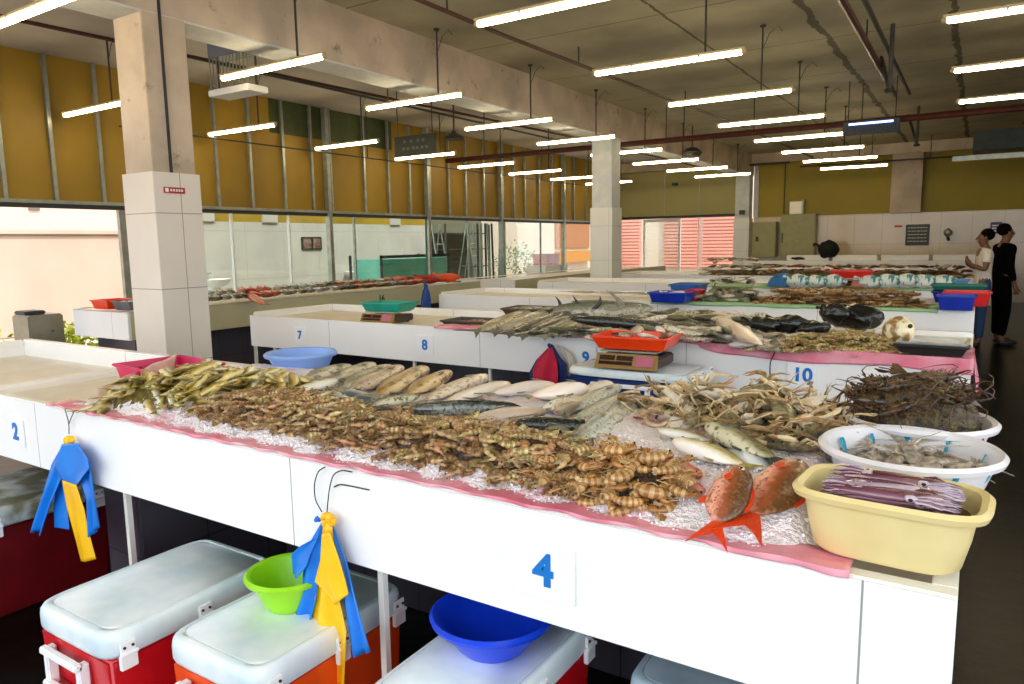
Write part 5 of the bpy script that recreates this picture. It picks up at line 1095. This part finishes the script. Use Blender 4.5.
for i in range(6):
    K_mid[i % 4].place((-2.98+.05*(i-2.5), 4.98+RR.uniform(-.03, .03), .97+.008*(i % 2)), (.4, 0, 1.2+RR.uniform(-.3, .3)), .8, 'slim fish lying in the tilted dark tray', 'fish', 'fish in the tilted dark tray')
# black plastic bags, fish piece, steel tray
m_blk = M('black_plastic', '#070908', '#14171a', rough=.22, scale=9, bump=.8, bscale=16)
def sack(px, py, z, r, label, sx=1, sy=.8, sz=.7, mat=None, name='plastic_bag', seed=1, cat='bag', rz=0, y=None):
    p = at(px, py, z=z); w = B().ell((0, 0, 0), (r*sx, r*sy, r*sz), 26, 18)
    for v in w.v: k = 1+.22*nzz(v.x/r, v.y/r, 1.8, seed+v.z/r)+.10*nzz(v.x/r, v.z/r, 5, seed+3); v *= k
    mn = min(v.z for v in w.v)
    root = w.build(name, mat or m_blk, loc=(p.x, p.y, z-mn), rot=(0, 0, rz), ang=3); tag(root, label, cat); top = Vector((-r*sx*.8, 0, r*sz*.3))
    t = B().tube([top, top+Vector((-r*.3, 0, r*.25)), top+Vector((-r*.5, .02, r*.2))], [r*.18, r*.07, r*.16], 8).build('knot', mat or m_blk, root); return root
sack(852, 331, .93, .125, 'shiny black plastic bag, largest, slumped behind the olive shrimps', 1.5, .8, .62, seed=2, rz=-.4)
sack(834, 324, .98, .07, 'small black plastic knot end on top of the largest black bag', 1.2, .9, .9, seed=5)
sack(790, 333.5, .95, .09, 'black and white plastic bag left of the largest black one', 1.3, .8, .6, seed=8); sack(762, 333.5, .95, .08, 'leftmost small black plastic bag on the second counter', 1.3, .8, .6, seed=11); sack(812, 335, .95, .08, 'small black plastic bag between two others', 1.2, .8, .55, seed=14)
pf = at(898, 338, z=.95); w = B().ell((0, 0, 0), (.082, .075, .088), 26, 18, mat=Matrix.Rotation(.4, 4, 'Y'))
ro = w.build('puffed_fish', M('puffed_skin', '#8d6a3a', '#e6dcb4', rough=.35, scale=14, amt=(.42, .52), coat=.3), loc=(pf.x, pf.y, .985)); tag(ro, 'round cream and brown puffed fish left of the steel tray', 'fish')
B().loft([[(-.08, -.01, .05), (-.08, .01, .05)], [(-.13, -.012, .09), (-.13, .012, .09)], [(-.14, -.01, .02), (-.14, .01, .02)]], closed=True, cap=False).build('fin', m_fin_gr, ro, solid=.003); B().ell((.06, -.06, .04), (.012, .006, .012), 10, 6).build('eye', SE, ro)
st = tray(.3, .27, .06, M('steel_tray', '#a5a49c', '#c9c8c0', rough=.3, metal=.7), 'steel tray of ice at the right end of the second counter', (-.17, 4.38, .905), rz=-.03)
t2 = tray(.31, .1, .055, M('black_tray', '#141210', rough=.4), 'black tray in front of the steel tray at the counter end', (-.17, 4.225, .905), rz=-.03)
tag(B().box(-.125, .125, -.11, .11, 0, .035).build('tray_ice', m_ice, loc=(-.17, 4.38, .915), bevel=.01), 'melting ice in the steel tray', 'ice', kind='stuff')

# ------------------------------------------------------------ third and fourth counters
m_nv = M('blue_tray_plastic', '#122a9a', '#1634ae', rough=.35); m_nv2 = M('mid_blue_plastic', '#1d4f9c', '#235cb0', rough=.35); m_rt2 = M('red_tray_plastic', '#c81a18', '#d62420', rough=.35)
def ptray(px0, px1, py, z, d, h, mat, label, hn=0):
    a, b_ = at(px0, py, z=z), at(px1, py, z=z); w_ = (b_-a).length*.9; c = (a+b_)/2
    return tray(w_, d, h, mat, label, (c.x+.0, c.y+d/2+.02, z), rz=0, lip=.015)
zc = lambda x, y: .91
ptray(644, 688, 303, .91, .30, .1, m_nv, 'dark blue tray of pale fish on the third counter'); ptray(681, 696, 301, .91, .3, .1, m_rt2, 'dark red tray tucked behind the dark blue fish tray')
p = at(665, 292, z=1.0)
for i in range(7): K_mid[3].place((p.x+.07*(i-3)*.8, p.y+.1+RR.uniform(-.04, .04), .985+.012*(i % 2)), (0, 0, RR.uniform(-.6, .6)), .7, 'pale fish lying in the dark blue tray', 'fish', 'pale fish in the dark blue tray')
ptray(680, 712, 294, .91, .32, .13, m_nv2, 'mid blue tray standing at the rear of the third counter').location.y = 7.66
heap(K_mid[:3]+[K_mid[4]], [(-2.32, 7.0), (-2.35, 7.5), (-1.78, 7.55), (-1.76, 7.0)], .96, zc, .2, 60, RR, .055, .8, 'grey-green fish in the round heap on the third counter', 'fish', 'fish in the round heap', edge=.13)
mound([(-2.32, 7.0), (-2.35, 7.5), (-1.78, 7.55), (-1.76, 7.0)], .96, zc, .18, MATS['grey_fish_mass'], 'fish_heap_core', 'core of the round fish heap on the third counter', edge=.13, cat='fish', drop=.06)
K_s3 = [shrimp('brown_shrimp', .13, c_, ms_, r=.016, seed=i+70, legs=False, seg=9, n=6) for i, (c_, ms_) in enumerate(((1.6, (M('shrimp_dark', '#74512c', '#8f6a3c', rough=.35, scale=40, var=.2), SD, SE)), (2.4, (MATS['shrimp_shell'], SD, SE))))]
P_s3 = [(-1.74, 6.96), (-1.6, 7.5), (-.5, 7.55), (-.32, 6.96)]
heap(K_s3, P_s3, .95, zc, .11, 240, RR, .05, 1.0, 'brown shrimp in the long heap on the third counter', 'shrimp', 'brown shrimps on the third counter', edge=.1)
mound(P_s3, .95, zc, .1, m_shm, 'shrimp_heap_core', 'core of the long brown shrimp heap on the third counter', edge=.1, cat='shrimp', drop=.045)
ptray(936, 975, 311, .91, .26, .12, m_nv, 'royal blue tray at the right end of the third counter')
tray(.34, .3, .12, m_rt2, 'red tray behind the royal blue one at the counter end', (-.06, 7.42, .91)); tray(.42, .3, .05, M('green_tray_plastic', '#1c6a5c', rough=.4), 'green tray resting on the red tray at the counter end', (-.13, 7.75, 1.02)); tray(.4, .3, .1, m_nv, 'dark blue tray under the green one', (-.13, 7.75, .91)); tray(.36, .26, .1, M('light_blue_plastic', '#5d8fc4', rough=.4), 'light blue tray at the end of the fourth counter', (-.25, 9.85, .91))
for i in range(5): K_mid[3].place((-.25+.06*i, 7.72, 1.05), (0, 0, .3*i), .4, 'small pale fish in the green tray', 'fish', 'small fish in the green tray')
zd = lambda x, y: .91
P_d = [(697, 274), (720, 264), (760, 268), (800, 270), (860, 270), (920, 270), (970, 273), (972, 280), (900, 280), (800, 279), (740, 277)]
P_d1 = [(700, 277), (708, 268), (722, 264), (745, 266), (756, 272), (748, 277)]
zq = lambda x, y: .91
heap(K_mid[:3], [(-4.15, 12.45), (-4.1, 13.2), (-3.2, 13.25), (-3.0, 12.45)], .93, zq, .26, 44, RR, .09, 1.0, 'grey fish in the heap at the left end of the fifth counter', 'fish', 'grey fish on the fifth counter', edge=.14)
K_s4 = [K_mid[1], K_mid[4]]
K_far = [fish('reddish_fish', .2, .07, .05, fishmat('far_brown_skin', '#4a3018', '#7a5636', '#b09070', sc=20), m_fin_dk, .2, parts=False), fish('reddish_fish', .2, .07, .05, fishmat('far_red_skin', '#7a3428', '#a86050', '#d0a898', sc=20), m_fin_rd, .2, parts=False)]
heap([K_far[0], K_far[0], K_far[1], K_s4[0]], [(-3.1, 12.45), (-3.05, 13.1), (-.08, 13.15), (-.06, 12.45)], .93, zq, .14, 150, RR, .09, .9, 'brownish fish in the long row on the fifth counter', 'fish', 'brownish fish on the fifth counter', edge=.1)
mound([(-4.1, 12.47), (-4.05, 13.15), (-.1, 13.1), (-.08, 12.47)], .93, zq, .08, M('far_mass', '#3c2c18', '#7d6540', rough=.5, scale=12, bump=.6), 'fish_heap_core', 'core of the fish row on the fifth counter', edge=.2, cat='fish')
rt_ = tray(.46, .3, .1, m_rt2, 'red tray on the scale at the front of the fourth counter', tuple(at(850, 288, z=.91)+Vector((0, .14, .105))))
scale(tuple(at(848, 288, z=.91)+Vector((0, .14, .012))), 'weighing scale under the red tray on the fourth counter', 1.25, 0, '#c9c0a0')
p = at(780, 287, z=.91); w = B().ell((0, 0, .0), (.19, .15, .17), 20, 10)
for v in w.v: v.z = max(v.z, 0)*(1+.1*nzz(v.x, v.y, 9, 2))
o = w.build('blue_cover', M('bag_mid_blue', '#1767a8', '#1c76bd', rough=.5), loc=(p.x, p.y+.15, .91)); tag(o, 'rounded blue plastic bag at the front of the fourth counter', 'bag'); B().tube([(0, 0, .16), (.01, 0, .2), (.03, 0, .21)], [.02, .01, .015], 6).build('knot', MATS['bag_mid_blue'], o)
m_wbag = M('striped_bag', '#dfe4da', '#3f8f95', rough=.5, scale=14, amt=(.54, .6), stretch=(2, 1, .5))
for i in (0, 1, 2, 4, 5, 6, 7, 8):
    q = at(802+17*i, 293, z=.93); sack(798+18*i, 288.5, .91, .13, 'white and turquoise striped plastic bag in the row along the front of the fourth counter', 1.0, .7, .62, m_wbag, 'striped_bag', 20+i).__setitem__('group', 'striped bags in a row')
sack(771, 267.8, .91, .12, 'flat black bag on the sixth counter', 2.0, .8, .32, seed=31); sack(848, 262, .97, .3, 'dark backpack standing on the counter by the far wall', .8, .7, .7, M('black_cloth', '#0d0d10', rough=.8), 'backpack', 33, 'bag')
for o in [o for o in C.objects if o.name.startswith('backpack')]: o.location = (-3.05, 19.0, 1.13+.1)
ob = sack(824, 262, .97, .12, 'small dark crumpled cloth left of the backpack', 2.0, .6, .4, MATS['black_cloth'], 'crumpled_cloth', 35, 'cloth'); ob.location = (-3.75, 19.0, 1.02)
# fish lying flat on the third counter left part
kd = fish('green_leafy_fish', .5, .08, .04, F_od, m_fin_gr, .1, parts=False); q = at(665, 286, z=.91)
for i in range(4): kd.place((-3.9+.35*i, 7.6, .925), (0, 0, .1*i), .8, 'flat greenish fish lying along the back of the third counter', 'fish', 'flat greenish fish')

# ------------------------------------------------------------ the side counter's fish
K_l = [fish('reef_fish', .34, .1, .06, F_od, m_fin_gr, .1), fish('reef_fish', .34, .1, .06, F_sv, m_fin_gr, -.1), fish('reef_fish', .34, .09, .06, F_wp, m_fin_gr, .1), fish('reef_fish', .36, .11, .07, F_re, m_fin_rd, 0), fish('reef_fish', .34, .09, .06, F_dk, m_fin_dk, 0)]
_a, _b = at(235, 303, z=.95), at(213, 296, z=.95); HL = math.atan2((_b-_a).y, (_b-_a).x)
seq = [0, 0, 1, 0, 0, 3, 3, 3, 1, 1, 0, 1, 1, 1, 2, 4, 4, 3, 0, 3, 0, 0, 1, 0, 3, 3, 3, 4]
nm = {0: 'olive green', 1: 'silver white', 2: 'pale', 3: 'orange-red', 4: 'dark'}
cnt = {}
for i, k in enumerate(seq):
    y = 4.75+i*.135; cnt[k] = cnt.get(k, 0)+1
    for j in range(2):
        K_l[k].place((-6.93-.30*j+RR.uniform(-.03, .03), y+RR.uniform(-.03, .03), .965+.035*j), (PI+RR.uniform(-.3, .3)+.3, .1, HL+RR.uniform(-.15, .15)), 1.12, nm[k]+' fish in the row along the counter numbered 16', 'fish', nm[k]+' fish on the side counter')
big('hanging_red_fish', .4, .11, .08, F_re, m_fin_rd, (246, 293), (262, 303), .04, 'orange-red fish with its tail over the edge of the counter numbered 16', hf=lambda x, y: .92)
m_rb = M('bright_red_plastic', '#cf1d1d', '#dc3a22', rough=.5, bump=.5, scale=12)
for i, (x, y, r_, c_) in enumerate(((-7.3, 8.5, .16, 'bright red plastic bag, first of the three beyond the fish row'), (-7.3, 8.95, .17, 'dark red plastic bag in the middle beyond the fish row'), (-7.25, 9.4, .18, 'orange-red plastic bag farthest along the side counter'))):
    o = sack(350, 288, .92, r_, c_, 1.4, .9, .4, [m_rb, M('deep_red_plastic', '#9c1016', rough=.5, bump=.5), M('orange_bag', '#e0501f', rough=.5, bump=.5)][i], 'plastic_bag', 50+i); o.location = (x, y, .96)
tray(.3, .3, .09, m_ored, 'orange tray on the left end of the side counter', (-7.42, 4.05, .905)); tray(.3, .34, .09, M('grey_tray', '#55565a', '#6a6b70', rough=.5), 'grey tray of fish heads next to the orange tray', (-7.05, 4.08, .905), lip=.008)
for i in range(8): K_l[i % 2].place((-7.1+.05*(i % 3), 3.98+.03*i, .985), (0, 0, i*1.1), .4, 'small silver fish in the grey tray', 'fish', 'small fish in the grey tray')
bx('flat_packet', M('white_packet', '#e0e0d8', rough=.4), -7.3, -6.98, 9.35, 9.68, .915, .94, bevel=.01); tag(bpy.data.objects['flat_packet'], 'flat white packet at the far end of the side counter', 'packet')
# ------------------------------------------------------------ people
def skin(name, nodes, edges, mat, parent=None, loc=(0, 0, 0), lev=2, rz=0):
    me = bpy.data.meshes.new(name); me.from_pydata([n[0] for n in nodes], edges, []); me.materials.append(mat)
    o = bpy.data.objects.new(name, me); o.location = loc; o.rotation_euler = (0, 0, rz); link(o, parent)
    md = o.modifiers.new('skin', 'SKIN'); md.use_smooth_shade = True; sv = me.skin_vertices[0].data
    for i, n in enumerate(nodes): r = n[1]; sv[i].radius = (r, r) if isinstance(r, (int, float)) else r; sv[i].use_root = i == 0
    s = o.modifiers.new('subdivision', 'SUBSURF'); s.levels = s.render_levels = lev; return o
m_skin = M('skin', '#6b4630', '#7d543a', rough=.5); m_hair = M('hair', '#050404', '#0c0908', rough=.9, spec=.1)
def person(loc, rz, shirt, trous, label, h=1.0, arms='down', turn=0, skinm=None):
    sk = skinm or m_skin
    # faces +y; body is one surface from feet to head
    N = [((0, 0, .93), (.13, .10)), ((0, 0, 1.08), (.125, .09)), ((0, .0, 1.25), (.15, .105)), ((0, 0, 1.38), (.14, .09)), ((0, .0, 1.44), .056), ((0, .012, 1.485), .054), ((0, .03, 1.53), (.062, .07)), ((0, .015, 1.6), (.078, .094)), ((0, .01, 1.66), (.058, .068))]
    E_ = [(i, i+1) for i in range(8)]
    def add(pt, r, fr): N.append((pt, r)); E_.append((fr, len(N)-1)); return len(N)-1
    for s in (-1, 1):
        a = add((s*.17, 0, 1.39), .055, 3)
        if arms == 'down': e = add((s*.23, -.02, 1.12), .042, a); wv = add((s*.235, .05, .88), .03, e); hd = (s*.235, .07, .80)
        else: e = add((s*.24, .02, 1.13), .042, a); wv = add((s*.13, .18, 1.2), .03, e); hd = (s*.05, .21, 1.25)
        hv = add(hd, (.034, .02), wv); base = Vector(hd); d = (Vector(hd)-Vector(N[wv][0])).normalized(); sd = Vector((0, 1, 0)) if arms == 'down' else Vector((0, 0, 1))
        for f in range(4):
            o_ = sd*(.03-.02*f); k1 = add(tuple(base+o_+d*.05), .0095, hv); k2 = add(tuple(base+o_+d*(.082-.008*abs(f-1.5))+Vector((-s*.012, 0, 0))), .008, k1)
        th = add(tuple(base+sd*.045+d*.012), .0105, hv); add(tuple(base+sd*.058+d*.045), .009, th)
        hp = add((s*.095, 0, .86), .085, 0); kn = add((s*.105, .02 if s > 0 else .03, .49), .058, hp); an = add((s*.11, -.03 if s > 0 else .02, .09), .038, kn); add((s*.125, .10 if s > 0 else .16, .035), .034, an)
    b_ = skin('person', N, E_, sk, None, loc, 2, rz); b_.scale = (h,)*3; tag(b_, label, 'person')
    T_ = [((0, 0, .72), (.165, .135)), ((0, 0, .95), (.16, .13)), ((0, 0, 1.08), (.142, .108)), ((0, 0, 1.25), (.165, .12)), ((0, 0, 1.385), (.15, .10)), ((0, 0, 1.45), .066)]; TE = [(0, 1), (1, 2), (2, 3), (3, 4), (4, 5)]
    def ta(pt, r, fr): T_.append((pt, r)); TE.append((fr, len(T_)-1)); return len(T_)-1
    for s in (-1, 1):
        a = ta((s*.175, 0, 1.385), .068, 4)
        if arms == 'down': e = ta((s*.232, -.02, 1.12), .056, a); ta((s*.236, .04, .91), .044, e)
        else: ta((s*.225, .012, 1.22), .058, a)
    skin('shirt', T_, TE, shirt, b_, lev=2)
    L_ = [((0, 0, 1.12), (.134, .104)), ((0, 0, .88), (.148, .116))]; LE = [(0, 1)]
    for s in (-1, 1):
        L_.append(((s*.1, 0, .8), .098)); LE.append((1, len(L_)-1)); L_.append(((s*.108, .022, .49), .075)); LE.append((len(L_)-2, len(L_)-1)); L_.append(((s*.112, -.02 if s > 0 else .02, .12), .06)); LE.append((len(L_)-2, len(L_)-1))
    skin('trousers', L_, LE, trous, b_, lev=2)
    for s in (-1, 1): B().ell((s*.125, .07 if s > 0 else .12, .04), (.048, .13, .045), 12, 8).build('shoe', m_dark, b_)
    hr = B().ell((0, -.022, 1.634), (.09, .094, .09), 18, 12)
    hr.build('hair', m_hair, b_)
    f = B(); f.tube([(0, .098, 1.595), (0, .118, 1.565), (0, .105, 1.555)], [.008, .014, .008], 8)
    for s in (-1, 1): f.ell((s*.085, .012, 1.58), (.010, .02, .03), 8, 6)
    f.build('nose_and_ears', sk, b_)
    for s in (-1, 1): B().ell((s*.03, .1, 1.595), (.012, .008, .006), 8, 5).build('eye', SE, b_)
    B().ell((0, .095, 1.53), (.022, .008, .006), 8, 5).build('mouth', M('lips', '#5a3028', rough=.5), b_)
    return b_
person((.30, 12.1, 0), -1.15, M('black_shirt', '#060607', '#08080a', rough=1, spec=.05), M('black_trousers', '#070708', rough=1, spec=.05), 'person in black shirt and trousers standing in the aisle, turned to the right', .97, 'down')
person((at(982, 290, y=11.75).x, 11.75, 0), 1.75, M('white_shirt', '#d9cfc2', '#e4dbd0', rough=.8), M('blue_jeans', '#24406a', rough=.8), 'person in white shirt looking down at hands behind the one in black', .93, 'hold')
# ------------------------------------------------------------ light
wd = bpy.data.worlds.new('sky'); bpy.context.scene.world = wd; wd.use_nodes = True
bg = wd.node_tree.nodes['Background']; bg.inputs[0].default_value = (.86, .93, 1, 1); bg.inputs[1].default_value = SKY
sl = bpy.data.lights.new('sun', 'SUN'); sl.energy = SUN; sl.angle = .01; sl.color = (1, .95, .86); so = bpy.data.objects.new('sun', sl); C.objects.link(so)
so.rotation_euler = Vector((-.55, .28, -.8)).to_track_quat('-Z', 'Y').to_euler()
sc_ = bpy.context.scene; vs = sc_.view_settings; vs.view_transform = 'Standard'; vs.look = 'None'; vs.gamma = 1; vs.exposure = EXPO; vs.use_curve_mapping = False
sc_.cycles.use_denoising = True; sc_.cycles.max_bounces = 8; sc_.cycles.transparent_max_bounces = 12; sc_.cycles.caustics_reflective = False; sc_.cycles.caustics_refractive = False
